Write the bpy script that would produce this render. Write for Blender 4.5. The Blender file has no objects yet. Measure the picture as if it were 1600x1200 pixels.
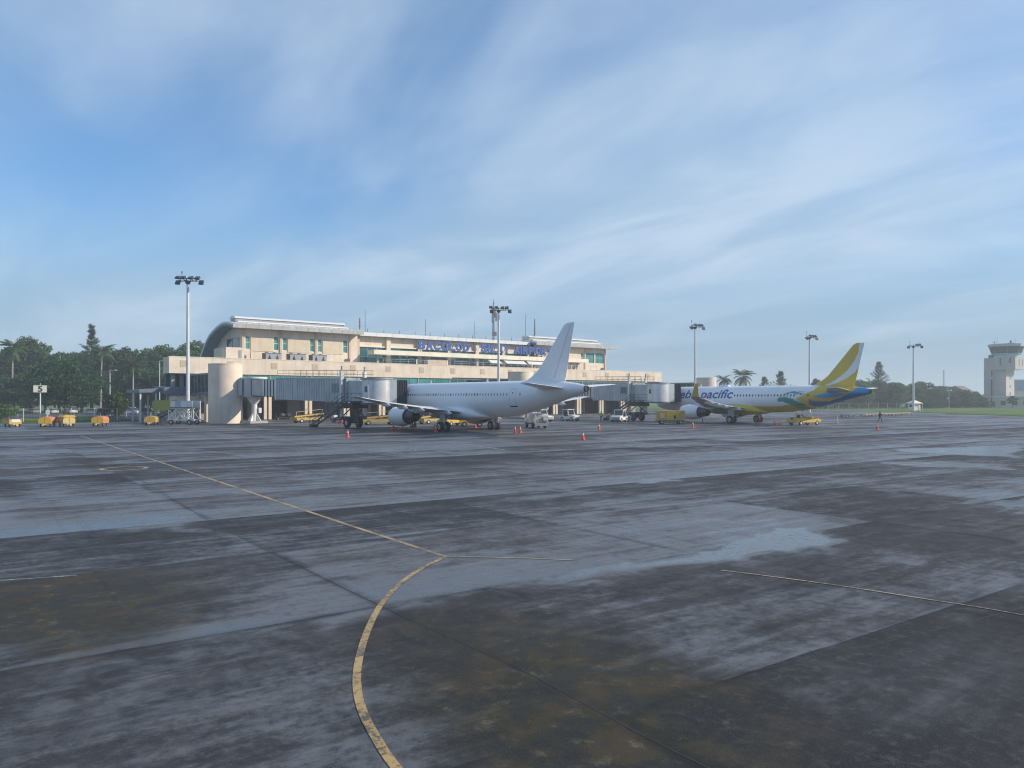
import bpy, bmesh, math, random
import numpy as np
from mathutils import Vector, Matrix

CLOUD_LOC = (11.2, 0.4, 0.0)
CLOUD_ROT = -0.5
CLOUD_A = (2.6, 3.7, 5.0)
CLOUD_B = (3.9, 4.85, 5.9)
HORIZON = (1.95, 2.9, 3.95)
SKY_SAT = 1.22
CLOUD_T0, CLOUD_T1 = 0.68, 1.14
DUST, OZONE = 0.0, 3.5
SKY_STRENGTH = 0.147
HAZE = 0.0006

R = math.radians
rnd = random.Random(7)
scene = bpy.context.scene
COL = scene.collection

# ------------------------------------------------------------------ camera
# world axes: X runs along the terminal front (to the right), Y runs from the apron into the terminal
cam_data = bpy.data.cameras.new('camera')
cam = bpy.data.objects.new('camera', cam_data)
COL.objects.link(cam)
cam.location = (0, 0, 3.95)
cam.rotation_euler = (R(90), 0, R(51 - 90))
cam_data.sensor_fit = 'HORIZONTAL'
cam_data.sensor_width = 36.0
cam_data.lens = 36.0 * 1200 / 1600
cam_data.shift_y = 22 / 1600
cam_data.clip_start = 0.1
cam_data.clip_end = 6000
scene.camera = cam

# ------------------------------------------------------------------ sun, sky, exposure
SUN_EL = R(27)
SUN_AZ = math.atan2(-0.66, 0.75)          # direction towards the sun in the XY plane
sdir = Vector((math.cos(SUN_AZ) * math.cos(SUN_EL), math.sin(SUN_AZ) * math.cos(SUN_EL), math.sin(SUN_EL)))
sl = bpy.data.lights.new('sun', 'SUN')
sl.energy = 4.8
sl.angle = R(0.6)
sl.color = (1.0, 0.88, 0.70)
sun = bpy.data.objects.new('sun', sl)
COL.objects.link(sun)
sun.rotation_euler = (-sdir).to_track_quat('-Z', 'Y').to_euler()
sun.location = (60, -60, 80)

world = bpy.data.worlds.new('World')
scene.world = world
world.use_nodes = True
wt = world.node_tree
wt.nodes.clear()


class NT:
    """small helper for wiring node trees"""
    def __init__(self, tree):
        self.t = tree

    def n(self, typ, **kw):
        nd = self.t.nodes.new(typ)
        for k, v in kw.items():
            if k.startswith('i_'):
                key = k[2:]
                key = int(key) if key.isdigit() else key.replace('_', ' ')
                s = nd.inputs[key]
                if isinstance(v, bpy.types.NodeSocket):
                    self.t.links.new(v, s)
                else:
                    s.default_value = v
            else:
                setattr(nd, k, v)
        return nd

    def m(self, op, a, b=None, c=None, clamp=False):
        nd = self.t.nodes.new('ShaderNodeMath')
        nd.operation = op
        nd.use_clamp = clamp
        for i, v in enumerate((a, b, c)):
            if v is None:
                continue
            if isinstance(v, bpy.types.NodeSocket):
                self.t.links.new(v, nd.inputs[i])
            else:
                nd.inputs[i].default_value = v
        return nd.outputs[0]

    def mix(self, f, a, b, blend='MIX'):
        nd = self.t.nodes.new('ShaderNodeMix')
        nd.data_type = 'RGBA'
        nd.blend_type = blend
        for s, v in ((nd.inputs['Factor'], f), (nd.inputs[6], a), (nd.inputs[7], b)):
            if isinstance(v, bpy.types.NodeSocket):
                self.t.links.new(v, s)
            elif s.type == 'RGBA' and not isinstance(v, (int, float)):
                s.default_value = tuple(v) + (1,) if len(v) == 3 else v
            else:
                s.default_value = v
        return nd.outputs[2]

    def ramp(self, f, lo, hi, a=0.0, b=1.0, mode='SMOOTHSTEP'):
        nd = self.t.nodes.new('ShaderNodeMapRange')
        nd.interpolation_type = mode
        self.t.links.new(f, nd.inputs[0])
        nd.inputs[1].default_value = lo
        nd.inputs[2].default_value = hi
        nd.inputs[3].default_value = a
        nd.inputs[4].default_value = b
        return nd.outputs[0]

    def noise(self, vec, scale, detail=4, rough=0.55, dist=0.0):
        nd = self.n('ShaderNodeTexNoise', i_Scale=scale, i_Detail=detail, i_Roughness=rough, i_Distortion=dist)
        if vec is not None:
            self.t.links.new(vec, nd.inputs['Vector'])
        return nd.outputs['Fac']

    def mapping(self, vec, loc=(0, 0, 0), rot=(0, 0, 0), scale=(1, 1, 1)):
        nd = self.n('ShaderNodeMapping')
        self.t.links.new(vec, nd.inputs[0])
        nd.inputs['Location'].default_value = loc
        nd.inputs['Rotation'].default_value = rot
        nd.inputs['Scale'].default_value = scale
        return nd.outputs[0]

    def link(self, a, b):
        self.t.links.new(a, b)


w = NT(wt)
sky = w.n('ShaderNodeTexSky', sky_type='NISHITA', sun_disc=False, sun_elevation=SUN_EL,
          sun_rotation=math.pi / 2 - SUN_AZ, altitude=0.0, air_density=1.0, dust_density=DUST, ozone_density=OZONE)
tc = w.n('ShaderNodeTexCoord')
sep = w.n('ShaderNodeSeparateXYZ')
w.link(tc.outputs['Generated'], sep.inputs[0])
den = w.m('ADD', w.m('MAXIMUM', sep.outputs[2], 0.0), 0.16)
cx = w.m('DIVIDE', sep.outputs[0], den)
cy = w.m('DIVIDE', sep.outputs[1], den)
cmb = w.n('ShaderNodeCombineXYZ')
w.link(cx, cmb.inputs[0]); w.link(cy, cmb.inputs[1])
# soft high cloud sheets, drawn out along one wind direction, thickening to a pale band at the horizon
m1 = w.mapping(cmb.outputs[0], loc=CLOUD_LOC, rot=(0, 0, CLOUD_ROT), scale=(1.0, 0.55, 1))
n_big = w.noise(m1, 0.62, 4, 0.46, 0.3)
m2 = w.mapping(cmb.outputs[0], loc=(3.1, 7.7, 0), rot=(0, 0, CLOUD_ROT + R(8)), scale=(1.3, 0.6, 1))
n_str = w.noise(m2, 1.3, 6, 0.5, 0.5)
m3 = w.mapping(cmb.outputs[0], loc=(8.3, 1.2, 0), rot=(0, 0, CLOUD_ROT - R(12)), scale=(1.4, 0.8, 1))
n_fine = w.noise(m3, 3.4, 6, 0.58, 0.5)
dens = w.m('ADD', w.m('MULTIPLY', n_big, 1.2), w.m('ADD', w.m('MULTIPLY', n_str, 0.44), w.m('MULTIPLY', n_fine, 0.14)))
mask = w.ramp(dens, CLOUD_T0, CLOUD_T1, 0.17, 0.9)
shade = w.ramp(n_str, 0.35, 0.66, 0.0, 1.0)
cloud = w.mix(shade, CLOUD_A, CLOUD_B)
hsv = w.n('ShaderNodeHueSaturation')
hsv.inputs['Saturation'].default_value = SKY_SAT
hsv.inputs['Value'].default_value = 1.12
hsv.inputs['Hue'].default_value = 0.502
w.link(sky.outputs[0], hsv.inputs['Color'])
band = w.ramp(sep.outputs[2], 0.02, 0.30, 0.92, 0.0, 'SMOOTHERSTEP')
base = w.mix(band, hsv.outputs[0], HORIZON)
skyc = w.mix(w.m('MULTIPLY', mask, w.ramp(sep.outputs[2], -0.02, 0.12, 0.35, 1.0)), base, cloud)
bg = w.n('ShaderNodeBackground')
w.link(skyc, bg.inputs[0])
bg.inputs[1].default_value = SKY_STRENGTH
out = w.n('ShaderNodeOutputWorld')
w.link(bg.outputs[0], out.inputs[0])

vs = scene.view_settings
vs.view_transform = 'Standard'
vs.look = 'None'
vs.exposure = 0.0
vs.gamma = 1.0
vs.use_curve_mapping = False
cy_ = scene.cycles
cy_.max_bounces = 6
cy_.diffuse_bounces = 3
cy_.glossy_bounces = 3
cy_.transmission_bounces = 4
cy_.volume_bounces = 1
cy_.transparent_max_bounces = 6
cy_.caustics_reflective = False
cy_.caustics_refractive = False
cy_.use_denoising = True
cy_.filter_width = 1.15


# ------------------------------------------------------------------ object helpers
def tag(o, label=None, cat=None, group=None, kind=None):
    if label: o['label'] = label
    if cat: o['category'] = cat
    if group: o['group'] = group
    if kind: o['kind'] = kind
    return o


def thing(name, label, cat, loc=(0, 0, 0), rz=0.0, group=None):
    o = bpy.data.objects.new(name, None)
    o.empty_display_size = 0.3
    COL.objects.link(o)
    o.location = loc
    o.rotation_euler = (0, 0, rz)
    return tag(o, label, cat, group)


def link_mesh(name, me, mat, parent=None):
    if mat is not None and not me.materials:
        me.materials.append(MAT[mat] if isinstance(mat, str) else mat)
    o = bpy.data.objects.new(name, me)
    COL.objects.link(o)
    if parent is not None:
        o.parent = parent
    return o


def copy_tree(o, parent=None):
    c = o.copy()
    COL.objects.link(c)
    c.parent = parent
    for ch in list(o.children):
        copy_tree(ch, c)
    return c


class MB:
    """collects faces, then links them as one mesh object"""
    def __init__(self, off=(0, 0, 0)):
        self.v = []; self.f = []; self.off = off; self.mi = []

    def add(self, vs_, fs, mi=0):
        b = len(self.v)
        ox, oy, oz = self.off
        self.v += [(p[0] - ox, p[1] - oy, p[2] - oz) for p in vs_]
        self.f += [tuple(i + b for i in q) for q in fs]
        self.mi += [mi] * len(fs)
        return self

    def box(self, x0, x1, y0, y1, z0, z1, mi=0):
        return self.add([(x0, y0, z0), (x1, y0, z0), (x1, y1, z0), (x0, y1, z0), (x0, y0, z1), (x1, y0, z1), (x1, y1, z1), (x0, y1, z1)],
                        [(0, 3, 2, 1), (4, 5, 6, 7), (0, 1, 5, 4), (1, 2, 6, 5), (2, 3, 7, 6), (3, 0, 4, 7)], mi)

    def bar(self, p0, p1, wd, ht=None, mi=0):
        """square bar between two points"""
        ht = ht or wd
        a, b = Vector(p0), Vector(p1)
        d = (b - a).normalized()
        up = Vector((0, 0, 1)) if abs(d.z) < 0.95 else Vector((0, 1, 0))
        s = d.cross(up).normalized() * wd / 2
        u = s.cross(d).normalized() * ht / 2
        vs_ = [a - s - u, a + s - u, a + s + u, a - s + u, b - s - u, b + s - u, b + s + u, b - s + u]
        return self.add(vs_, [(0, 1, 2, 3), (7, 6, 5, 4), (0, 4, 5, 1), (1, 5, 6, 2), (2, 6, 7, 3), (3, 7, 4, 0)], mi)

    def cyl(self, p0, p1, r0, r1=None, n=12, caps=True, mi=0):
        r1 = r0 if r1 is None else r1
        a, b = Vector(p0), Vector(p1)
        d = (b - a).normalized()
        up = Vector((0, 0, 1)) if abs(d.z) < 0.95 else Vector((1, 0, 0))
        s = d.cross(up).normalized()
        u = s.cross(d).normalized()
        vs_ = []
        for c, r in ((a, r0), (b, r1)):
            for i in range(n):
                t = 2 * math.pi * i / n
                vs_.append(c + s * math.cos(t) * r + u * math.sin(t) * r)
        fs = [(i, (i + 1) % n, n + (i + 1) % n, n + i) for i in range(n)]
        if caps:
            fs += [tuple(range(n))[::-1], tuple(range(n, 2 * n))]
        return self.add(vs_, fs, mi)

    def loft(self, rings, cap0=True, cap1=True, closed=True, mi=0):
        n = len(rings[0])
        vs_ = [p for r in rings for p in r]
        fs = []
        for k in range(len(rings) - 1):
            for i in range(n if closed else n - 1):
                j = (i + 1) % n
                fs.append((k * n + i, k * n + j, (k + 1) * n + j, (k + 1) * n + i))
        if cap0: fs.append(tuple(range(n))[::-1])
        if cap1: fs.append(tuple(range((len(rings) - 1) * n, len(rings) * n)))
        return self.add(vs_, fs, mi)

    def prism_x(self, poly, x0, x1, mi=0):
        """poly of (y, z) swept along x"""
        return self.loft([[(x0, y, z) for y, z in poly], [(x1, y, z) for y, z in poly]], mi=mi)

    def prism_y(self, poly, y0, y1, mi=0):
        return self.loft([[(x, y0, z) for x, z in poly], [(x, y1, z) for x, z in poly]], mi=mi)

    def prism_z(self, poly, z0, z1, mi=0):
        return self.loft([[(x, y, z0) for x, y in poly], [(x, y, z1) for x, y in poly]], mi=mi)

    def revolve(self, prof, c, axis='y', n=28, mi=0):
        """prof of (a along axis, r)"""
        rings = []
        for a, r in prof:
            ring = []
            for i in range(n):
                t = 2 * math.pi * i / n
                if axis == 'y':
                    ring.append((c[0] + math.cos(t) * r, c[1] + a, c[2] + math.sin(t) * r))
                elif axis == 'z':
                    ring.append((c[0] + math.cos(t) * r, c[1] + math.sin(t) * r, c[2] + a))
                else:
                    ring.append((c[0] + a, c[1] + math.cos(t) * r, c[2] + math.sin(t) * r))
            rings.append(ring)
        return self.loft(rings, False, False, mi=mi)

    def mesh(self, name, smooth=None):
        me = bpy.data.meshes.new(name)
        me.from_pydata([tuple(p) for p in self.v], [], self.f)
        if any(self.mi):
            me.polygons.foreach_set('material_index', self.mi)
        bm = bmesh.new(); bm.from_mesh(me)
        bmesh.ops.recalc_face_normals(bm, faces=bm.faces)
        bm.to_mesh(me); bm.free()
        if smooth is not None:
            me.polygons.foreach_set('use_smooth', [True] * len(me.polygons))
            me.set_sharp_from_angle(angle=R(smooth))
        me.update()
        return me

    def build(self, name, mat, parent=None, smooth=None):
        me = self.mesh(name, smooth)
        mats = mat if isinstance(mat, (list, tuple)) else [mat]
        for m_ in mats:
            me.materials.append(MAT[m_])
        return link_mesh(name, me, None, parent)


# ------------------------------------------------------------------ materials
MAT = {}


def pmat(name, col, rough=0.6, metal=0.0, var=0.12, scale=1.5, spec=0.5, dirt=0.0, dirt_col=(0.1, 0.085, 0.07), bump=0.0, streak=False, plain=False):
    """painted / concrete / metal surface with procedural tone variation, rain streaks and grime"""
    m = bpy.data.materials.new(name)
    m.use_nodes = True
    t = NT(m.node_tree)
    b = m.node_tree.nodes['Principled BSDF']
    geo = t.n('ShaderNodeNewGeometry')
    pos = geo.outputs['Position']
    n1 = t.noise(pos, scale, 6, 0.6)
    n2 = t.noise(t.mapping(pos, scale=(1, 1, 0.12)), scale * 2.4, 5, 0.6)
    k = t.ramp(n1, 0.3, 0.7, 1 - var, 1 + var * 0.6)
    c = t.mix(1.0, col, (1, 1, 1), 'MIX')
    vec = t.n('ShaderNodeVectorMath', operation='SCALE')
    vec.inputs[0].default_value = col
    t.link(k, vec.inputs['Scale'])
    colr = vec.outputs[0]
    if dirt > 0:
        d = t.m('MULTIPLY', t.ramp(n2 if streak else n1, 0.45, 0.72), dirt)
        colr = t.mix(d, colr, dirt_col)
    t.link(colr, b.inputs['Base Color'])
    b.inputs['Metallic'].default_value = metal
    b.inputs['Specular IOR Level'].default_value = spec
    if plain:
        b.inputs['Roughness'].default_value = rough
    else:
        t.link(t.ramp(n2, 0.3, 0.7, max(0.03, rough - 0.1), min(1, rough + 0.1)), b.inputs['Roughness'])
    if bump:
        bn = t.n('ShaderNodeBump', i_Strength=bump, i_Distance=0.02)
        t.link(t.noise(pos, scale * 14, 4), bn.inputs['Height'])
        t.link(bn.outputs[0], b.inputs['Normal'])
    m.node_tree.nodes.remove(c.node)
    MAT[name] = m
    return m


pmat('cream', (0.77, 0.655, 0.53), 0.8, var=0.1, scale=0.5, dirt=0.22, dirt_col=(0.36, 0.29, 0.22), streak=True, bump=0.15)
pmat('cream_pale', (0.84, 0.775, 0.63), 0.75, var=0.07, scale=0.5, dirt=0.15, dirt_col=(0.4, 0.34, 0.27), streak=True)
pmat('cream_panel', (0.68, 0.575, 0.44), 0.8, var=0.08, scale=0.8, dirt=0.2, dirt_col=(0.36, 0.3, 0.23), streak=True)
pmat('pilaster', (0.62, 0.47, 0.36), 0.8, var=0.08, scale=0.8)
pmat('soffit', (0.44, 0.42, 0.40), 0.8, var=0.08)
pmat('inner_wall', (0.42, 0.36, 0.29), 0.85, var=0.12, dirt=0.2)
pmat('opening_shade', (0.03, 0.034, 0.042), 0.6, var=0.2)
pmat('shutter', (0.15, 0.16, 0.18), 0.55, var=0.15)
pmat('roof_metal', (0.74, 0.75, 0.75), 0.38, metal=0.05, var=0.1, scale=0.7, dirt=0.2, dirt_col=(0.33, 0.33, 0.32))
pmat('roof_under', (0.20, 0.27, 0.32), 0.6, var=0.1)
pmat('fascia', (0.50, 0.50, 0.48), 0.5, var=0.15, scale=0.6, dirt=0.4, dirt_col=(0.27, 0.26, 0.24), streak=True)
pmat('monitor_wall', (0.42, 0.41, 0.40), 0.6, var=0.1)
pmat('vent', (0.58, 0.49, 0.375), 0.8, var=0.1)
pmat('grey_metal', (0.33, 0.35, 0.37), 0.5, metal=0.2, var=0.15, dirt=0.2)
pmat('dark_metal', (0.07, 0.078, 0.085), 0.5, metal=0.2, var=0.2)
pmat('galv', (0.50, 0.53, 0.55), 0.42, metal=0.3, var=0.12, dirt=0.15, dirt_col=(0.25, 0.24, 0.22))
pmat('pole_paint', (0.66, 0.69, 0.70), 0.45, var=0.08)
pmat('bridge_metal', (0.50, 0.525, 0.54), 0.5, metal=0.15, var=0.13, scale=0.7, dirt=0.4, dirt_col=(0.3, 0.3, 0.29), streak=True)
pmat('bridge_light', (0.68, 0.69, 0.69), 0.35, metal=0.4, var=0.1, scale=0.7, dirt=0.25, dirt_col=(0.3, 0.3, 0.28), streak=True)
pmat('bridge_dark', (0.085, 0.10, 0.115), 0.6, var=0.2)
pmat('bellows', (0.035, 0.05, 0.06), 0.75, var=0.25)
pmat('rail_rust', (0.42, 0.27, 0.18), 0.6, var=0.15)
pmat('white_paint', (0.76, 0.77, 0.76), 0.4, var=0.05, dirt=0.18, dirt_col=(0.42, 0.4, 0.36))
pmat('sign_white', (0.72, 0.72, 0.62), 0.5, var=0.04)
pmat('sign_black', (0.02, 0.02, 0.022), 0.5)
pmat('letter_blue', (0.02, 0.085, 0.34), 0.45, var=0.12)
pmat('plane_white', (0.80, 0.81, 0.82), 0.28, var=0.03, scale=0.4, dirt=0.04, dirt_col=(0.6, 0.6, 0.59), spec=0.5, plain=True)
pmat('plane_grey', (0.52, 0.55, 0.57), 0.35, var=0.06, scale=0.6, dirt=0.2, dirt_col=(0.3, 0.3, 0.3))
pmat('bare_metal', (0.62, 0.63, 0.64), 0.25, metal=0.9, var=0.05)
pmat('exhaust', (0.06, 0.06, 0.065), 0.4, metal=0.7, var=0.2)
pmat('window_dark', (0.045, 0.055, 0.075), 0.25)
pmat('window_shade', (0.33, 0.37, 0.43), 0.35)
pmat('line_grey', (0.42, 0.45, 0.5), 0.5)
pmat('rubber', (0.018, 0.018, 0.02), 0.75, var=0.25)
pmat('rim', (0.55, 0.56, 0.56), 0.4, metal=0.3, var=0.1)
pmat('yellow', (0.74, 0.47, 0.05), 0.45, var=0.12, dirt=0.35, dirt_col=(0.22, 0.14, 0.05))
pmat('yellow_dull', (0.55, 0.38, 0.09), 0.55, var=0.15, dirt=0.4, dirt_col=(0.16, 0.11, 0.05))
pmat('yellow_pale', (0.66, 0.52, 0.22), 0.5, var=0.1, dirt=0.2)
pmat('orange_tarp', (0.62, 0.23, 0.11), 0.65, var=0.18, scale=3)
pmat('tarp_green', (0.30, 0.33, 0.07), 0.6, var=0.15, scale=3)
pmat('panel_blue', (0.30, 0.52, 0.62), 0.4, var=0.15, scale=2)
pmat('cone_orange', (0.85, 0.075, 0.03), 0.5, var=0.1)
pmat('red_paint', (0.60, 0.03, 0.035), 0.45, var=0.1)
pmat('bag_white', (0.6, 0.6, 0.6), 0.7, var=0.25, scale=3)
pmat('bag_dark', (0.08, 0.06, 0.07), 0.7, var=0.3, scale=3)
pmat('car_maroon', (0.10, 0.02, 0.03), 0.25, var=0.05)
pmat('car_silver', (0.45, 0.47, 0.48), 0.25, metal=0.4, var=0.05)
pmat('car_white', (0.75, 0.76, 0.76), 0.25, var=0.04)
pmat('car_black', (0.03, 0.033, 0.04), 0.25, var=0.05)
pmat('tail_lamp', (0.45, 0.02, 0.02), 0.3)
pmat('canopy_blue', (0.17, 0.21, 0.26), 0.45, metal=0.2, var=0.12, dirt=0.2, dirt_col=(0.1, 0.1, 0.1))
pmat('tower_wall', (0.42, 0.40, 0.37), 0.85, var=0.1, scale=0.25, dirt=0.35, dirt_col=(0.3, 0.28, 0.25), streak=True)
pmat('tower_blue', (0.36, 0.45, 0.50), 0.5, var=0.08)
pmat('house_roof', (0.17, 0.14, 0.14), 0.8, var=0.15)
pmat('blue_roof', (0.22, 0.36, 0.47), 0.45, var=0.1)
pmat('bark', (0.10, 0.08, 0.06), 0.9, var=0.25, scale=3, bump=0.4)
pmat('palm_bark', (0.36, 0.34, 0.30), 0.9, var=0.2, scale=3, bump=0.3)
pmat('skin', (0.30, 0.17, 0.11), 0.6)
pmat('cloth_dark', (0.025, 0.03, 0.045), 0.85, var=0.2)
pmat('cloth_blue', (0.06, 0.09, 0.18), 0.85, var=0.2)
pmat('vest', (0.55, 0.62, 0.05), 0.7, var=0.1)
pmat('hair', (0.015, 0.012, 0.01), 0.6)


def glass(name, col, rough=0.08):
    m = pmat(name, col, rough, var=0.25, scale=0.35)
    b = m.node_tree.nodes['Principled BSDF']
    b.inputs['Coat Weight'].default_value = 0.6
    b.inputs['Coat Roughness'].default_value = 0.05
    return m


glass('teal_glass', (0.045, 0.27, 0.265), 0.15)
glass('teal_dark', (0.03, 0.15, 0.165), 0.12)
glass('dark_glass', (0.02, 0.03, 0.04))
pmat('cab_glass', (0.008, 0.026, 0.042), 0.35, var=0.1, spec=0.15)


def leaf_mat(name, a, b_, c_):
    m = bpy.data.materials.new(name)
    m.use_nodes = True
    t = NT(m.node_tree)
    b = m.node_tree.nodes['Principled BSDF']
    geo = t.n('ShaderNodeNewGeometry')
    oi = t.n('ShaderNodeObjectInfo')
    n1 = t.noise(geo.outputs['Position'], 0.35, 3, 0.6)
    f = t.m('ADD', t.m('MULTIPLY', geo.outputs['Random Per Island'], 0.55), t.m('MULTIPLY', t.ramp(n1, 0.35, 0.65), 0.45))
    c1 = t.mix(f, a, b_)
    c2 = t.mix(t.m('MULTIPLY', t.ramp(geo.outputs['Random Per Island'], 0.86, 1.0), 0.7), c1, c_)
    hs = t.n('ShaderNodeHueSaturation')
    t.link(c2, hs.inputs['Color'])
    t.link(t.ramp(oi.outputs['Random'], 0, 1, 0.485, 0.53, 'LINEAR'), hs.inputs['Hue'])
    t.link(t.ramp(oi.outputs['Random'], 0, 1, 0.72, 1.3, 'LINEAR'), hs.inputs['Value'])
    t.link(hs.outputs[0], b.inputs['Base Color'])
    b.inputs['Roughness'].default_value = 0.6
    b.inputs['Specular IOR Level'].default_value = 0.25
    # light passing through the leaves
    tr = t.n('ShaderNodeBsdfTranslucent')
    t.link(hs.outputs[0], tr.inputs[0])
    mx = t.n('ShaderNodeMixShader')
    mx.inputs[0].default_value = 0.35
    t.link(b.outputs[0], mx.inputs[1]); t.link(tr.outputs[0], mx.inputs[2])
    t.link(mx.outputs[0], m.node_tree.nodes['Material Output'].inputs['Surface'])
    MAT[name] = m


leaf_mat('leaf', (0.045, 0.105, 0.042), (0.13, 0.21, 0.065), (0.24, 0.30, 0.11))
leaf_mat('leaf_bright', (0.05, 0.12, 0.02), (0.13, 0.22, 0.035), (0.24, 0.30, 0.06))
leaf_mat('leaf_dark', (0.03, 0.07, 0.036), (0.075, 0.13, 0.05), (0.13, 0.18, 0.07))
leaf_mat('needle', (0.045, 0.08, 0.045), (0.10, 0.145, 0.07), (0.16, 0.2, 0.11))
leaf_mat('palm_leaf', (0.06, 0.11, 0.045), (0.13, 0.185, 0.06), (0.22, 0.24, 0.1))


def grass_mat():
    m = bpy.data.materials.new('grass')
    m.use_nodes = True
    t = NT(m.node_tree)
    b = m.node_tree.nodes['Principled BSDF']
    p = t.n('ShaderNodeNewGeometry').outputs['Position']
    n1 = t.noise(p, 0.06, 6, 0.6)
    n2 = t.noise(p, 1.6, 6, 0.7)
    c = t.mix(t.ramp(n1, 0.35, 0.65), (0.06, 0.14, 0.025), (0.12, 0.19, 0.035))
    c = t.mix(t.m('MULTIPLY', t.ramp(n2, 0.45, 0.75), 0.7), c, (0.15, 0.17, 0.055))
    t.link(c, b.inputs['Base Color'])
    b.inputs['Roughness'].default_value = 0.85
    b.inputs['Specular IOR Level'].default_value = 0.2
    bn = t.n('ShaderNodeBump', i_Strength=0.8, i_Distance=0.15)
    t.link(t.noise(p, 5.0, 5, 0.7), bn.inputs['Height'])
    t.link(bn.outputs[0], b.inputs['Normal'])
    MAT['grass'] = m


grass_mat()


def marking_mat(name, col, wear):
    """weathered road paint over asphalt, worn through in chips"""
    m = bpy.data.materials.new(name)
    m.use_nodes = True
    t = NT(m.node_tree)
    b = m.node_tree.nodes['Principled BSDF']
    p = t.n('ShaderNodeNewGeometry').outputs['Position']
    n1 = t.noise(p, 9, 8, 0.75)
    n2 = t.noise(p, 0.9, 4, 0.6)
    f = t.m('MULTIPLY', t.ramp(t.m('ADD', n1, t.m('MULTIPLY', n2, 0.5)), wear, wear + 0.1), 0.85)
    c = t.mix(t.ramp(n2, 0.3, 0.7), col, tuple(0.7 * v for v in col))
    c = t.mix(f, c, (0.06, 0.055, 0.05))
    t.link(c, b.inputs['Base Color'])
    b.inputs['Roughness'].default_value = 0.45
    MAT[name] = m


marking_mat('mark_yellow', (0.50, 0.33, 0.12), 0.735)
marking_mat('mark_faint', (0.46, 0.37, 0.22), 0.74)
pmat('joint_seal', (0.030, 0.030, 0.031), 0.7, var=0.3, scale=3)
marking_mat('mark_white', (0.42, 0.42, 0.41), 0.66)

# ------------------------------------------------------------------ ground
def flat(name, poly, z, mat, label, kind='structure'):
    me = bpy.data.meshes.new(name)
    me.from_pydata([(x, y, z) for x, y in poly], [], [tuple(range(len(poly)))])
    bm = bmesh.new(); bm.from_mesh(me)
    bmesh.ops.recalc_face_normals(bm, faces=bm.faces)
    if sum(f.normal.z for f in bm.faces) < 0:
        bmesh.ops.reverse_faces(bm, faces=bm.faces)
    bm.to_mesh(me); bm.free()
    o = link_mesh(name, me, mat)
    return tag(o, label, kind=kind)


flat('ground', [(-1300, -1300), (1500, -1300), (1500, 1500), (-1300, 1500)], -0.12, 'grass', 'wide flat green field around the apron')

# wet patches, puddles, moss and stains of the apron, surveyed in metres on the apron grid
WET = [
    (1.0, 0.8, [(5.4, 13.16), (7.4, 13.31), (9.57, 13.58), (12.42, 13.4), (14.62, 12.95), (17.0, 13.22), (21.11, 13.71), (22.66, 12.45), (21.67, 11.09), (19.44, 10.32), (16.33, 10.6), (14.34, 11.15), (12.36, 11.69), (10.85, 12.1), (8.52, 12.52), (7.09, 12.52), (5.79, 12.44)]),
    (0.62, 1.0, [(12.43, 15.35), (17.57, 16.89), (22.6, 17.57), (26.65, 17.02), (21.95, 11.27), (21.33, 13.85), (14.74, 13.06), (11.93, 13.53)]),
    (0.8, 1.2, [(16.33, 39.81), (21.19, 40.38), (20.95, 35.61), (19.47, 31.89), (14.5, 32.46)]),
    (0.85, 0.5, [(4.77, 27.57), (7.97, 28.6), (8.11, 25.54), (6.38, 24.88), (4.56, 25.35)]),
    (0.7, 0.5, [(7.27, 28.38), (8.3, 20.3), (7.1, 19.82), (6.3, 26.85)]),
    (0.75, 1.5, [(6.94, 74.64), (11.36, 80.49), (9.27, 57.38), (5.49, 59.09)]),
    (0.95, 0.4, [(28.32, 25.09), (30.74, 24.69), (29.51, 23.02), (26.87, 23.42)]),
    (0.95, 0.8, [(60.69, 28.06), (75.54, 23.54), (57.86, 18.03), (56.76, 25.79)]),
    (0.9, 0.7, [(47.02, 22.92), (53.46, 20.25), (48.13, 15.0), (45.67, 18.97)]),
    (0.75, 0.6, [(33.37, 16.55), (37.15, 15.43), (35.71, 14.04), (32.63, 15.36)]),
    (0.9, 0.5, [(32.04, 11.24), (36.86, 10.87), (30.55, 9.12)]),
    (0.7, 0.5, [(19.34, 9.76), (19.15, 7.25), (19.22, 5.99), (17.95, 5.59), (17.92, 7.04)]),
    (0.5, 1.0, [(1.23, 13.25), (2.98, 13.51), (5.33, 12.72), (6.19, 11.79), (5.37, 10.24), (2.91, 9.89), (0.91, 9.81), (-2.15, 10.67)]),
    (0.42, 1.0, [(9.4, 6.0), (11.25, 5.48), (14.06, 4.75), (11.38, 3.55), (9.84, 3.59), (8.59, 5.05)]),
    (0.6, 0.6, [(8.71, 16.59), (10.05, 16.46), (10.06, 15.05), (7.47, 13.44), (6.19, 13.87), (5.5, 15.35), (6.53, 16.65)]),
    (0.65, 1.2, [(19.44, 26.62), (23.84, 24.89), (24.3, 21.53), (19.43, 21.68), (18.1, 23.94)]),
    (0.8, 1.2, [(31.16, 52.96), (38.65, 51.12), (37.29, 46.05), (29.66, 48.59)]),
    (0.6, 1.2, [(5.25, 47.44), (8.31, 40.19), (8.54, 34.3), (5.6, 33.59), (3.56, 38.33)]),
    (0.8, 1.2, [(39.97, 35.41), (46.11, 33.58), (44.14, 29.14), (38.35, 31.83)]),
    (0.7, 0.6, [(29.11, 30.4), (31.58, 29.87), (30.48, 27.9)]),
    (0.85, 1.2, [(46.12, 45.08), (56.51, 43.94), (56.84, 37.52), (46.11, 40.85)]),
]
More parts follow.
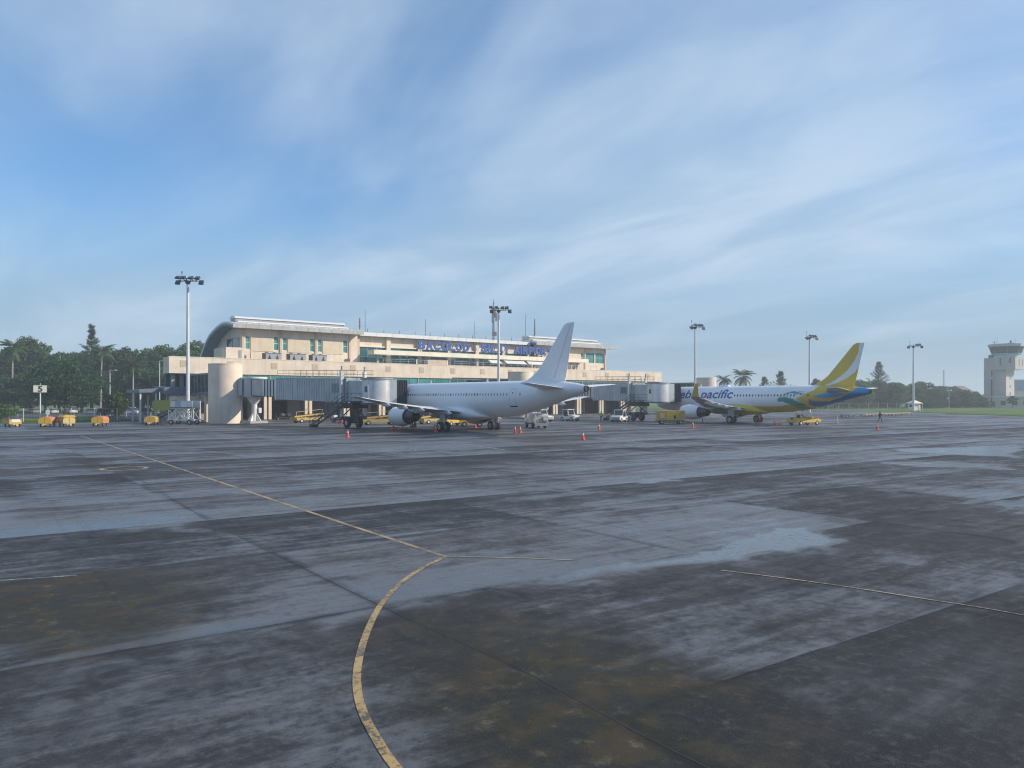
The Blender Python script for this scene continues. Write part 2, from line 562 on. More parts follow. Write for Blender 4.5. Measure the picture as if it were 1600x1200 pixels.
DRY = [
    (0.55, 1.2, [(25.61, 15.56), (33.64, 13.97), (28.93, 9.02), (20.29, 6.32), (20.53, 9.0), (22.16, 11.38)]),
    (0.4, 1.0, [(6.72, 5.49), (8.72, 4.71), (8.35, 2.79), (6.17, 3.04)]),
    (0.35, 1.0, [(3.82, 41.1), (4.97, 32.28), (4.64, 27.84), (2.6, 27.94)]),
]
MOSS = [
    (0.95, 1.1, [(1.86, 20.04), (3.17, 19.78), (4.68, 17.76), (4.82, 15.58), (4.43, 13.94), (3.42, 13.36), (2.22, 13.34), (1.28, 13.73), (-0.8, 15.8)]),
    (0.9, 1.2, [(7.16, 11.73), (8.34, 11.03), (9.06, 9.46), (9.27, 7.44), (8.86, 6.14), (7.16, 4.75), (5.69, 4.94), (4.95, 6.55), (5.47, 8.33)]),
    (0.8, 1.0, [(8.97, 58.32), (10.51, 56.38), (9.29, 48.95), (8.16, 50.93)]),
]
THIN = [(9.26, 19.49), (10.97, 19.36), (13.12, 19.28), (15.7, 19.19), (20.79, 18.62), (23.76, 18.18), (27.89, 17.81), (34, 17.3)]
CRACK = [(10.9, 56.0), (9.2, 38.0), (7.98, 25.14), (7.29, 13.9), (7.14, 8.81), (6.8, 4.0)]


def poly_sd(px, py, poly):
    """signed distance (inside negative) from many points to a polygon"""
    P = np.array(poly)
    d = np.full(px.shape, 1e9)
    inside = np.zeros(px.shape, bool)
    n = len(P)
    for i in range(n):
        a, b = P[i], P[(i + 1) % n]
        e = b - a
        wx, wy = px - a[0], py - a[1]
        t = np.clip((wx * e[0] + wy * e[1]) / (e @ e), 0, 1)
        d = np.minimum(d, (wx - e[0] * t) ** 2 + (wy - e[1] * t) ** 2)
        c = ((a[1] > py) != (b[1] > py))
        xi = (b[0] - a[0]) * (py - a[1]) / (b[1] - a[1] + 1e-12) + a[0]
        inside ^= c & (px < xi)
    d = np.sqrt(d)
    return np.where(inside, -d, d)


def line_d(px, py, pts):
    d = np.full(px.shape, 1e9)
    for a, b in zip(pts[:-1], pts[1:]):
        a, b = np.array(a), np.array(b)
        e = b - a
        wx, wy = px - a[0], py - a[1]
        t = np.clip((wx * e[0] + wy * e[1]) / (e @ e), 0, 1)
        d = np.minimum(d, np.hypot(wx - e[0] * t, wy - e[1] * t))
    return d


def axis_coords(segs):
    out_ = [segs[0][0]]
    for a, b, st in segs:
        n = max(1, int(round((b - a) / st)))
        out_ += list(np.linspace(a, b, n + 1)[1:])
    return np.array(out_)


def vnoise(x, y, seed):
    """smooth value noise"""
    rg = np.random.RandomState(seed)
    tab = rg.rand(64, 64)
    xi, yi = np.floor(x).astype(int), np.floor(y).astype(int)
    fx, fy = x - xi, y - yi
    fx = fx * fx * (3 - 2 * fx); fy = fy * fy * (3 - 2 * fy)
    g = lambda a, b: tab[a % 64, b % 64]
    return (g(xi, yi) * (1 - fx) + g(xi + 1, yi) * fx) * (1 - fy) + (g(xi, yi + 1) * (1 - fx) + g(xi + 1, yi + 1) * fx) * fy


def make_apron():
    xs = axis_coords([(-420, -20, 50), (-20, -4, 1.0), (-4, 34, 0.2), (34, 90, 0.7), (90, 130, 2.0), (130, 238, 6.0)])
    ys = axis_coords([(-300, -15, 40), (-15, 1, 0.8), (1, 30, 0.2), (30, 95, 0.6), (95, 142, 3.0)])
    X, Y = np.meshgrid(xs, ys)
    nx, ny = len(xs), len(ys)
    # the far right edge of the paving runs on a slant where the grass begins
    lim = np.interp(Y, [-300, 0, 58, 96, 130, 142], [150, 162, 188, 223, 238, 238])
    Xs = np.where(X > 130, 130 + (X - 130) * (lim - 130) / 108.0, X)
    co = np.stack([Xs.ravel(), Y.ravel(), np.zeros(nx * ny)], 1)
    idx = np.arange(nx * ny).reshape(ny, nx)
    quads = np.stack([idx[:-1, :-1].ravel(), idx[:-1, 1:].ravel(), idx[1:, 1:].ravel(), idx[1:, :-1].ravel()], 1)
    px, py = co[:, 0], co[:, 1]
    wx = px + (vnoise(px * 0.7, py * 0.7, 1) - 0.5) * 1.3 + (vnoise(px * 2.1, py * 2.1, 2) - 0.5) * 0.5
    wy = py + (vnoise(px * 0.7, py * 0.9, 3) - 0.5) * 0.9 + (vnoise(px * 2.1, py * 2.6, 4) - 0.5) * 0.4
    wet = np.zeros(len(px)); moss = np.zeros(len(px)); dry = np.zeros(len(px)); crack = np.zeros(len(px))

    def stamp(arr, lst):
        for k, s, poly in lst:
            d = poly_sd(wx, wy, poly)
            t = np.clip(0.5 - d / s * 0.5, 0, 1)
            np.maximum(arr, k * t * t * (3 - 2 * t), out=arr)
    stamp(wet, WET); stamp(dry, DRY); stamp(moss, MOSS)
    d = line_d(px, py + (vnoise(px * 0.5, py * 0, 9) - 0.5) * 0.3, THIN)
    np.maximum(wet, 0.85 * np.clip(1.25 - d / 0.28, 0, 1), out=wet)
    d = line_d(px + (vnoise(px, py * 1.1, 8) - 0.5) * 0.15, py, CRACK)
    crack = np.clip(1.0 - d / 0.22, 0, 1)
    me = bpy.data.meshes.new('apron')
    me.vertices.add(len(co)); me.vertices.foreach_set('co', co.astype(np.float32).ravel())
    me.loops.add(quads.size); me.loops.foreach_set('vertex_index', quads.astype(np.int32).ravel())
    me.polygons.add(len(quads))
    me.polygons.foreach_set('loop_start', np.arange(0, quads.size, 4, dtype=np.int32))
    me.update(calc_edges=True)
    me.validate()
    at = me.attributes.new('apron_state', 'FLOAT_COLOR', 'POINT')
    at.data.foreach_set('color', np.stack([wet, moss, dry, crack], 1).astype(np.float32).ravel())
    return me


def apron_mat():
    m = bpy.data.materials.new('apron_asphalt')
    m.use_nodes = True
    t = NT(m.node_tree)
    b = m.node_tree.nodes['Principled BSDF']
    pos = t.n('ShaderNodeNewGeometry').outputs['Position']
    at = t.n('ShaderNodeAttribute', attribute_name='apron_state')
    sp = t.n('ShaderNodeSeparateColor')
    t.link(at.outputs['Color'], sp.inputs[0])
    wetA, mossA, dryA, crackA = sp.outputs[0], sp.outputs[1], sp.outputs[2], at.outputs['Alpha']
    # paving lanes, turned a little against the terminal
    g = t.mapping(pos, rot=(0, 0, R(3.6)))
    sx = t.n('ShaderNodeSeparateXYZ'); t.link(g, sx.inputs[0])
    wob = t.m('MULTIPLY', t.m('SUBTRACT', t.noise(pos, 0.5, 4), 0.5), 0.10)
    v = t.m('DIVIDE', t.m('ADD', t.m('ADD', sx.outputs[1], -13.35), wob), 6.3)
    lane = t.m('FLOOR', v)
    lf = t.m('FRACT', v)
    wn0 = t.n('ShaderNodeTexWhiteNoise', noise_dimensions='1D'); t.link(lane, wn0.inputs['W'])
    u = t.m('ADD', t.m('DIVIDE', t.m('ADD', t.m('ADD', sx.outputs[0], -6.45), wob), 8.6), 0.0)
    cell = t.m('FLOOR', u)
    cf = t.m('FRACT', u)
    cv = t.n('ShaderNodeCombineXYZ'); t.link(cell, cv.inputs[0]); t.link(lane, cv.inputs[1])
    wn = t.n('ShaderNodeTexWhiteNoise', noise_dimensions='2D'); t.link(cv.outputs[0], wn.inputs['Vector'])
    tone = t.m('ADD', t.m('MULTIPLY', wn.outputs[0], 0.5), t.m('MULTIPLY', wn0.outputs[0], 0.5))
    # joints: distance in metres to the nearest lane or bay edge
    dj = t.m('MULTIPLY', t.m('MINIMUM', lf, t.m('SUBTRACT', 1.0, lf)), 6.3)
    dk = t.m('MULTIPLY', t.m('MINIMUM', cf, t.m('SUBTRACT', 1.0, cf)), 8.6)
    joint = t.ramp(t.m('MINIMUM', dj, dk), 0.02, 0.22, 1.0, 0.0)
    jbreak = t.ramp(t.noise(pos, 0.35, 4), 0.4, 0.62)
    joint = t.m('MULTIPLY', joint, jbreak)
    big = t.noise(pos, 0.045, 6, 0.6, 0.3)
    mid = t.noise(pos, 0.33, 7, 0.62, 0.4)
    lanes = t.noise(t.mapping(g, scale=(0.28, 0.85, 1)), 1.0, 8, 0.66, 0.5)      # drawn out along the lanes
    drain = t.noise(t.mapping(pos, rot=(0, 0, R(-45)), scale=(0.2, 1.5, 1)), 1.0, 6, 0.6, 0.5)  # run-off streaks
    fine = t.noise(pos, 4.5, 9, 0.76)
    grit = t.noise(pos, 60.0, 3, 0.6)
    # wetness: standing water from the survey, damp films that follow lanes and bays
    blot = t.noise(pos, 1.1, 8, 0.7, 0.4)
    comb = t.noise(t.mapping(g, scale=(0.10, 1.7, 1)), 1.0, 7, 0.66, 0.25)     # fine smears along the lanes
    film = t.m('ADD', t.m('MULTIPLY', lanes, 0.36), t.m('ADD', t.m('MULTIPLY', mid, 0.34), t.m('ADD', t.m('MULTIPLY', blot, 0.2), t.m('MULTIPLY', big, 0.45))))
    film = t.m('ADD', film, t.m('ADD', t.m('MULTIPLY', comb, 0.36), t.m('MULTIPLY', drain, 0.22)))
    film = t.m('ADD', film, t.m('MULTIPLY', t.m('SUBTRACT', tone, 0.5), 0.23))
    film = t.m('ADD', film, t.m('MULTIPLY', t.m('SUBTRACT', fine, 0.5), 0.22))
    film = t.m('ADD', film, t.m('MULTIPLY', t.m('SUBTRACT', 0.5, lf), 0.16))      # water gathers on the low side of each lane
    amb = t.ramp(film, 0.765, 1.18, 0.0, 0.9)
    streaks = t.ramp(t.m('ADD', t.m('MULTIPLY', drain, 0.7), t.m('MULTIPLY', blot, 0.5)), 0.46, 0.74, 0.25, 1.1)
    wetS = t.m('MULTIPLY', wetA, t.m('MAXIMUM', streaks, t.ramp(wetA, 0.6, 1.0)))
    wet = t.m('SUBTRACT', t.m('MAXIMUM', wetS, amb), t.m('MULTIPLY', dryA, 0.8))
    wet = t.m('SUBTRACT', wet, t.m('MULTIPLY', mossA, 0.55), clamp=True)
    wet = t.m('MULTIPLY', wet, t.ramp(fine, 0.3, 0.52, 0.7, 1.0), clamp=True)
    pool = t.ramp(wet, 0.72, 0.98)
    # colour of the asphalt itself: dark bitumen, worn grey stone, paler grey in damp areas outside the pools
    k = t.m('ADD', t.m('MULTIPLY', blot, 0.55), t.m('ADD', t.m('MULTIPLY', tone, 0.3), t.m('MULTIPLY', lanes, 0.3)))
    c = t.mix(t.ramp(k, 0.38, 0.78), (0.022, 0.022, 0.025), (0.078, 0.073, 0.077))
    c = t.mix(t.m('MULTIPLY', t.ramp(fine, 0.48, 0.66), 0.55), c, (0.10, 0.094, 0.094))
    c = t.mix(t.m('MULTIPLY', t.ramp(grit, 0.52, 0.72), 0.45), c, (0.16, 0.155, 0.15))
    pale_wet = t.m('MULTIPLY', t.ramp(wet, 0.2, 0.7), t.m('SUBTRACT', 1.0, pool))
    c = t.mix(t.m('MULTIPLY', pale_wet, 0.62), c, (0.155, 0.16, 0.168))
    mo = t.m('MULTIPLY', mossA, t.ramp(t.m('ADD', blot, t.m('MULTIPLY', fine, 0.6)), 0.62, 0.92))
    mossc = t.mix(t.ramp(blot, 0.44, 0.6), (0.029, 0.033, 0.015), (0.066, 0.050, 0.027))
    mossc = t.mix(t.m('MULTIPLY', t.ramp(t.noise(pos, 2.6, 8, 0.75), 0.54, 0.66), 0.7), mossc, (0.16, 0.14, 0.105))
    c = t.mix(mo, c, mossc)
    c = t.mix(t.m('MULTIPLY', joint, 0.6), c, (0.012, 0.012, 0.013))
    ck = t.m('MULTIPLY', crackA, t.ramp(fine, 0.35, 0.6))
    c = t.mix(t.m('MULTIPLY', ck, 0.4), c, (0.010, 0.010, 0.011))
    # oil and tyre stains
    oil = t.ramp(t.noise(pos, 0.16, 6, 0.68), 0.56, 0.70)
    c = t.mix(t.m('MULTIPLY', oil, 0.6), c, (0.014, 0.014, 0.016))
    tyre = t.m('MULTIPLY', t.ramp(t.noise(t.mapping(g, scale=(2.2, 0.03, 1)), 1.0, 4, 0.6), 0.56, 0.68), t.ramp(big, 0.4, 0.6))
    c = t.mix(t.m('MULTIPLY', tyre, 0.45), c, (0.013, 0.013, 0.014))
    c = t.mix(t.m('MULTIPLY', pool, 0.5), c, (0.05, 0.052, 0.056))
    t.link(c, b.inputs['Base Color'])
    r = t.m('SUBTRACT', 0.74, t.m('ADD', t.m('MULTIPLY', wet, 0.36), t.m('MULTIPLY', pool, 0.24)))
    r = t.m('ADD', r, t.m('MULTIPLY', t.m('SUBTRACT', fine, 0.5), 0.2))
    r = t.m('MAXIMUM', r, 0.11)
    t.link(r, b.inputs['Roughness'])
    t.link(t.ramp(wet, 0.0, 1.0, 0.20, 0.9, 'LINEAR'), b.inputs['Specular IOR Level'])
    bn = t.n('ShaderNodeBump', i_Distance=0.02)
    t.link(t.m('ADD', fine, t.m('MULTIPLY', grit, 0.6)), bn.inputs['Height'])
    t.link(t.ramp(wet, 0.0, 0.95, 0.9, 0.02, 'LINEAR'), bn.inputs['Strength'])
    t.link(bn.outputs[0], b.inputs['Normal'])
    MAT['apron'] = m


apron_mat()
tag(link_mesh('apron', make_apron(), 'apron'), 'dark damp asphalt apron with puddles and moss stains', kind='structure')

# paving under the terminal and on towards the far right, plus car park and access road on the left
flat('terminal_forecourt', [(34, 142), (238, 142), (242, 178), (34, 178)], 0.0, 'apron', 'dark paving under and behind the terminal', 'structure')
flat('car_park', [(-30, 184), (56, 184), (56, 234), (-30, 234)], -0.06, 'apron', 'asphalt car park behind the grass strip', 'structure')


def ribbon(name, pts, wd, mat, label, z=0.004, closed=False):
    n = len(pts)
    vs_ = []
    for i, p in enumerate(pts):
        a = pts[i - 1] if (i > 0 or closed) else p
        b = pts[(i + 1) % n] if (i < n - 1 or closed) else p
        d = Vector((b[0] - a[0], b[1] - a[1])).normalized()
        vs_ += [(p[0] - d.y * wd / 2, p[1] + d.x * wd / 2, z), (p[0] + d.y * wd / 2, p[1] - d.x * wd / 2, z)]
    fs = [(2 * i, 2 * i + 1, 2 * i + 3, 2 * i + 2) for i in range(n - 1)]
    if closed:
        fs.append((2 * n - 2, 2 * n - 1, 1, 0))
    me = bpy.data.meshes.new(name)
    me.from_pydata(vs_, [], fs)
    bm = bmesh.new(); bm.from_mesh(me)
    bmesh.ops.recalc_face_normals(bm, faces=bm.faces)
    if sum(f.normal.z for f in bm.faces) < 0:
        bmesh.ops.reverse_faces(bm, faces=bm.faces)
    bm.to_mesh(me); bm.free()
    return tag(link_mesh(name, me, mat), label, kind='structure')


def spline(pts, k=8):
    out_ = []
    P = [Vector(p) for p in pts]
    for i in range(len(P) - 1):
        p0 = P[i - 1] if i else P[i] * 2 - P[i + 1]
        p3 = P[i + 2] if i + 2 < len(P) else P[i + 1] * 2 - P[i]
        for j in range(k):
            s = j / k
            out_.append(0.5 * ((2 * P[i]) + (P[i + 1] - p0) * s + (2 * p0 - 5 * P[i] + 4 * P[i + 1] - p3) * s * s + (3 * P[i] - p0 - 3 * P[i + 1] + p3) * s ** 3))
    out_.append(P[-1])
    return out_


ribbon('lead_in_line', [(15.5, 91), (12.95, 50.5), (11.7, 31.2), (11.08, 21.5), (10.75, 15.89)], 0.13, 'mark_yellow', 'straight yellow stand lead-in line')
ribbon('turn_line', spline([(10.75, 15.89), (9.6, 15.16), (8.43, 14.2), (7.29, 12.98), (6.31, 11.69), (5.51, 10.48), (5.0, 9.57), (4.64, 8.74), (4.38, 7.9), (4.2, 7.15), (4.1, 6.3), (4.05, 4.0)]), 0.12, 'mark_yellow', 'curved yellow turning line in the foreground', 0.008)
ribbon('branch_line', spline([(10.75, 15.89), (11.93, 14.73), (12.95, 13.55)]), 0.055, 'mark_faint', 'thin worn yellow line leaving the junction towards the puddle', 0.012)
ribbon('taxi_line', spline([(14.78, 10.66), (15.1, 9.7), (15.47, 8.36), (15.8, 6.56), (16.0, 4.99), (16.0, 0.5)]), 0.055, 'mark_faint', 'thin worn yellow line running on beyond the puddle to the right', 0.012)
ribbon('edge_line', [(0.4, 20.4), (1.85, 19.9), (3.23, 19.4)], 0.09, 'mark_white', 'short worn white line at the left edge')
ribbon('stop_bar', [(14.5, 94.3), (21.4, 92.6)], 0.45, 'mark_yellow', 'yellow bar across the far end of the lead-in line', 0.008)
ribbon('ring_mark', [(10.2 + 1.15 * math.cos(a * math.pi / 18), 47.2 + 1.15 * math.sin(a * math.pi / 18)) for a in range(36)], 0.22, 'mark_yellow', 'worn yellow ring painted left of the lead-in line', closed=True)
ribbon('far_line', spline([(55.4, 55), (52.2, 47.4), (50.05, 37.7), (50.2, 27.1), (51.3, 16.0)]), 0.16, 'mark_faint', 'faint yellow line curving across the middle of the apron')
ribbon('cross_line', [(36.4, 45.8), (39.4, 57.8)], 0.2, 'mark_faint', 'short faint line in front of the white aircraft')
ribbon('second_lead_line', [(54.3, 52), (54.5, 92)], 0.16, 'mark_faint', 'worn lead-in line under the white aircraft', 0.008)
ribbon('third_lead_line', [(106.4, 50), (105.6, 90)], 0.16, 'mark_faint', 'worn lead-in line under the yellow-tailed aircraft')
ribbon('service_road_line', [(30, 131.5), (160, 131.5)], 0.25, 'mark_white', 'white service road line before the terminal')

ribbon('lane_joint', spline([(10.9, 56.0), (9.2, 38.0), (7.98, 25.14), (7.29, 13.9), (7.14, 8.81), (6.95, 6.9), (6.8, 5.2), (6.7, 1.0)], 14), 0.022, 'joint_seal', 'thin dark pavement joint left of the lead-in line', 0.003)
ribbon('cross_joint', spline([(8.6, 6.75), (9.5, 6.5), (11.3, 6.1), (14.0, 5.6), (16.6, 5.2), (21.0, 4.6)], 14), 0.025, 'joint_seal', 'thin dark pavement joint crossing the near right apron', 0.002)

# ------------------------------------------------------------------ terminal
def wall_holes(mb, x0, x1, z0, z1, holes, y0, y1):
    xs = sorted({x0, x1} | {h[0] for h in holes} | {h[1] for h in holes})
    for a, b in zip(xs[:-1], xs[1:]):
        hs = sorted([(h[2], h[3]) for h in holes if h[0] <= a + 1e-6 and h[1] >= b - 1e-6])
        z = z0
        for h0, h1 in hs:
            if h0 > z: mb.box(a, b, y0, y1, z, h0)
            z = max(z, h1)
        if z < z1: mb.box(a, b, y0, y1, z, z1)


TO = (100, 146, 0)
term = thing('terminal_building', 'long cream airport terminal with curved metal roof and teal windows', 'terminal', TO)
MBT = lambda: MB(TO)


def window(x0, x1, z0, z1, yg, mat='teal_glass', nx=1, nz=1, parent=None, frame='grey_metal'):
    g = MBT().box(x0, x1, yg, yg + 0.05, z0, z1).build('window', mat, parent or term)
    f = MBT()
    t_ = 0.09
    f.box(x0, x1, yg - 0.08, yg - 0.003, z0, z0 + t_); f.box(x0, x1, yg - 0.08, yg - 0.003, z1 - t_, z1)
    for i in range(nx + 1):
        x = x0 + (x1 - x0 - t_) * i / nx
        f.box(x, x + t_, yg - 0.077, yg - 0.003, z0 + t_, z1 - t_)
    for j in range(1, nz):
        z = z0 + (z1 - z0) * j / nz
        f.box(x0, x1, yg - 0.074, yg - 0.003, z - t_ / 2, z + t_ / 2)
    f.build('frame', frame, g)
    return g


# ground floor arcade
BAYS = [38.5 + 8 * i for i in range(16)]           # 38.5 ... 158.5
opens = []
for x in BAYS[1:-1]:
    opens.append((x + 1.6, x + 7.0, 0.0, 3.4))
mb = MBT(); wall_holes(mb, 46.3, 164.0, 0.0, 5.0, opens, 147.0, 147.3)
mb.box(46.3, 46.6, 147.3, 168, 0.0, 8.0); mb.box(163.7, 164.0, 147.3, 168, 0, 8.0); mb.box(46.6, 163.7, 167.7, 168, 0, 8)
mb.build('ground_floor_wall', 'inner_wall', term)
for i, (a, b, z0, z1) in enumerate(opens):
    if i % 3 == 2:
        s = MBT()
        for k in range(17):
            s.box(a, b, 147.08 + 0.03 * (k % 2), 147.2, z0 + 0.2 * k, z0 + 0.2 * k + 0.2)
        s.build('shutter_door', 'shutter', term)
    else:
        MBT().box(a, b, 149.5, 149.6, z0, z1).build('bay_shade_sheet', 'opening_shade', term)  # near-black sheet: the shade inside the open bay, put in as colour
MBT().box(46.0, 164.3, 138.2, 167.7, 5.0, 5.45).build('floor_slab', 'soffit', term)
for x in BAYS[1:]:
    for dx in (-0.45, 0.45):
        MBT().box(x + dx - 0.27, x + dx + 0.27, 139.3, 139.9, 0, 5.0).build('column', 'cream', term)
for x in (37.9, 39.3, 46.3):
    MBT().box(x - 0.3, x + 0.3, 139.4, 140.0, 0, 8.2).build('column', 'soffit', term)
for i in range(14):
    MBT().box(47.5 + 8 * i, 51.0 + 8 * i, 146.4, 146.96, 4.2, 4.75).build('cable_tray', 'grey_metal', term)
# first floor glazing behind the jet bridges
for x in BAYS[1:-1]:
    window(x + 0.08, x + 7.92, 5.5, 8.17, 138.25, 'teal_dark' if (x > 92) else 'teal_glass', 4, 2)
for x in BAYS[1:]:
    MBT().box(x - 0.075, x + 0.075, 138.12, 138.24, 5.45, 8.19).build('mullion', 'grey_metal', term)
window(36.95, 46.0, 5.5, 8.17, 141.1, 'teal_dark', 5, 1)
# parapet band and terrace
mb = MBT()
mb.box(36.8, 95.0, 138.0, 138.5, 8.2, 11.0); mb.box(95.0, 164.6, 138.0, 138.5, 8.42, 11.0)
mb.box(36.8, 37.2, 138.5, 141.5, 8.2, 11.0); mb.box(37.2, 47.0, 141.1, 141.5, 8.2, 11.0)
mb.box(164.2, 164.6, 138.5, 167.6, 8.42, 11.0)
mb.build('parapet', 'cream', term)
MBT().box(36.75, 164.65, 137.94, 138.56, 11.0, 11.1).build('coping', 'cream_pale', term)
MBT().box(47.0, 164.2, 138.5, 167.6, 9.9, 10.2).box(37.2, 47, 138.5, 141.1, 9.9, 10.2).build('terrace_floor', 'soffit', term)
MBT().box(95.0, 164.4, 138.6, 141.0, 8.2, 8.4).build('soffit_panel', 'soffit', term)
for i, x in enumerate([39.2 + 8 * k for k in range(16)]):
    if x > 163.5: continue
    v = MBT().box(x - 0.62, x + 0.62, 137.97, 138.0, 9.3, 10.5).build('vent', 'vent', term)
    s = MBT()
    for k in range(8):
        s.box(x - 0.56, x + 0.56, 137.93, 137.968, 9.36 + 0.14 * k, 9.43 + 0.14 * k)
    s.build('louvre', 'cream_panel', v)
MBT().box(46.7, 50.0, 139.0, 145.6, 10.2, 13.1).build('stair_head', 'cream', term)
MBT().box(49.0, 49.5, 138.93, 138.99, 11.0, 12.6).build('service_door', 'grey_metal', term)


# upper hall: two pavilions joined by a middle section
def pavilion(x0, x1, wins, big):
    holes = [(a, b, 13.3, 16.0) for a, b in wins] + big
    mb = MBT(); wall_holes(mb, x0, x1, 10.2, 17.3, holes, 146.0, 146.35)
    mb.build('hall_wall', 'cream', term)
    for a, b in wins:
        window(a, b, 13.3, 16.0, 146.18, 'teal_glass', 1, 2, frame='cream_pale')
    for a, b, c, d in big:
        window(a, b, c, d, 146.18, 'teal_glass', 2, 2, frame='grey_metal')


winL = [(52.7, 53.6), (58.3, 59.3), (60.1, 61.0), (65.8, 66.7), (67.5, 68.4), (73.1, 74.1)]
pavilion(52.0, 76.4, winL, [])
for x in (52.25, 59.7, 67.1, 74.6):
    MBT().box(x - 0.22, x + 0.22, 145.8, 145.995, 10.2, 17.25).build('pilaster', 'pilaster', term)
for a, b in ((53.75, 58.15), (61.15, 65.65), (68.55, 72.95)):
    MBT().box(a, b, 145.9, 145.994, 13.0, 15.6).build('wall_panel', 'cream_panel', term)
    MBT().box(a, b, 145.88, 145.995, 10.6, 12.8).build('wall_panel', 'cream', term)
for x in (51.9, 73.6):
    MBT().box(x, x + 0.9, 145.7, 145.87, 11.1, 12.1).build('louvre_unit', 'bridge_dark', term)
pavilion(125.5, 150.8, [(127.2, 128.1), (132.5, 133.4), (141.6, 142.6)], [(143.4, 146.6, 13.3, 16.0), (147.0, 150.2, 13.3, 16.0)])
for x in (126.2, 134.2, 143.0, 150.6):
    MBT().box(x - 0.2, x + 0.2, 145.8, 145.995, 10.2, 17.25).build('pilaster', 'pilaster', term)
for a, b in ((128.4, 132.2), (135.0, 141.2)):
    MBT().box(a, b, 145.9, 145.994, 13.0, 15.6).build('wall_panel', 'cream_panel', term)
for x in (138.3, 149.2):
    MBT().box(x, x + 0.9, 145.7, 145.87, 11.1, 12.1).build('louvre_unit', 'bridge_dark', term)

ROOF = [(144.0, 17.95), (145.6, 18.3), (147.4, 18.5), (149, 18.55), (150.6, 18.45), (153.2, 18.0), (155.7, 17.3), (157.6, 16.7), (159.3, 15.8), (161.3, 14.4), (163.0, 12.9), (165.0, 11.0), (167.0, 9.0)]


def roof_poly(pts, th):
    """outer profile closed by an inner profile moved along the normals"""
    inner = []
    for i, (y, z) in enumerate(pts):
        a = pts[max(0, i - 1)]; b = pts[min(len(pts) - 1, i + 1)]
        d = Vector((b[0] - a[0], b[1] - a[1])).normalized()
        inner.append((y + d.y * th, z - d.x * th))
    return pts, inner


def roof(x0, x1, pts, th, name='roof'):
    o_, i_ = roof_poly(pts, th)
    top = MBT(); n = len(o_)
    for k in range(n - 1):
        top.prism_x([o_[k], o_[k + 1], ((o_[k + 1][0] + i_[k + 1][0]) / 2, (o_[k + 1][1] + i_[k + 1][1]) / 2), ((o_[k][0] + i_[k][0]) / 2, (o_[k][1] + i_[k][1]) / 2)], x0, x1)
    r = top.build(name, 'roof_metal', term)
    und = MBT()
    for k in range(n - 1):
        und.prism_x([((o_[k][0] + i_[k][0]) / 2, (o_[k][1] + i_[k][1]) / 2 - 0.004), ((o_[k + 1][0] + i_[k + 1][0]) / 2, (o_[k + 1][1] + i_[k + 1][1]) / 2 - 0.004), i_[k + 1], i_[k]], x0 + 0.03, x1 - 0.03)
    und.build('soffit', 'roof_under', r)
    seams = MBT()
    x = x0 + 0.5
    while x < x1:
        for k in range(n - 1):
            seams.bar((x, o_[k][0], o_[k][1] + 0.03), (x, o_[k + 1][0], o_[k + 1][1] + 0.03), 0.05, 0.06)
        x += 1.2
    seams.build('standing_seam', 'roof_metal', r)
    return r


for x0, x1 in ((49.6, 76.8), (124.3, 153.4)):
    r = roof(x0, x1, ROOF, 0.75)
    n = 11
    for k in range(n):
        a = x0 + (x1 - x0) * k / n; b = x0 + (x1 - x0) * (k + 1) / n
        MBT().prism_x([(143.86, 17.15), (143.98, 17.15), (143.98, 17.98), (143.80, 17.90)], a + 0.03, b - 0.03).build('fascia_panel', 'fascia', r)
    MBT().box(x0 + 0.3, x1 - 0.3, 144.05, 145.95, 17.22, 17.3).build('eaves_board', 'soffit', r)
# curved gables under the roof ends
def gable(x0, x1):
    _, inn = roof_poly(ROOF, 0.78)
    top = [(y, z) for y, z in inn if 146.4 < y < 164] 
    poly = [(146.36, 10.2), (146.36, 17.2)] + [(y, min(z, 17.6)) for y, z in top] + [(top[-1][0], 10.2)]
    MBT().prism_x(poly, x0, x1).build('gable_wall', 'cream', term)


gable(52.0, 52.3); gable(150.5, 150.8)
for a, b in ((147.2, 150.4), (150.9, 154.0)):
    gw = MBT().box(51.9, 51.99, a, b, 13.8, 15.6).build('window', 'dark_glass', term)
    MBT().box(51.86, 51.897, a, b, 13.8, 13.9).box(51.86, 51.897, a, b, 15.5, 15.6).build('frame', 'grey_metal', gw)
# ridge monitors
for x0, x1 in ((51.2, 73.9), (124.6, 148.6)):
    mo = MBT().prism_x([(147.2, 18.3), (149.6, 18.3), (149.8, 19.0), (149.4, 19.45), (147.4, 19.45), (147.0, 19.0)], x0, x1).build('roof_monitor', 'monitor_wall', term)
    cap = [(146.85 + 1.55 * (1 - math.cos(a)), 19.22 + 0.52 * math.sin(a)) for a in [math.pi * k / 8 for k in range(9)]]
    MBT().prism_x(cap, x0 - 0.15, x1 + 0.15).build('monitor_cap', 'roof_metal', mo, 40)
    MBT().box(x0, x1 + 0.2, 145.6, 147.0, 18.36, 18.62).build('flashing', 'roof_metal', mo)

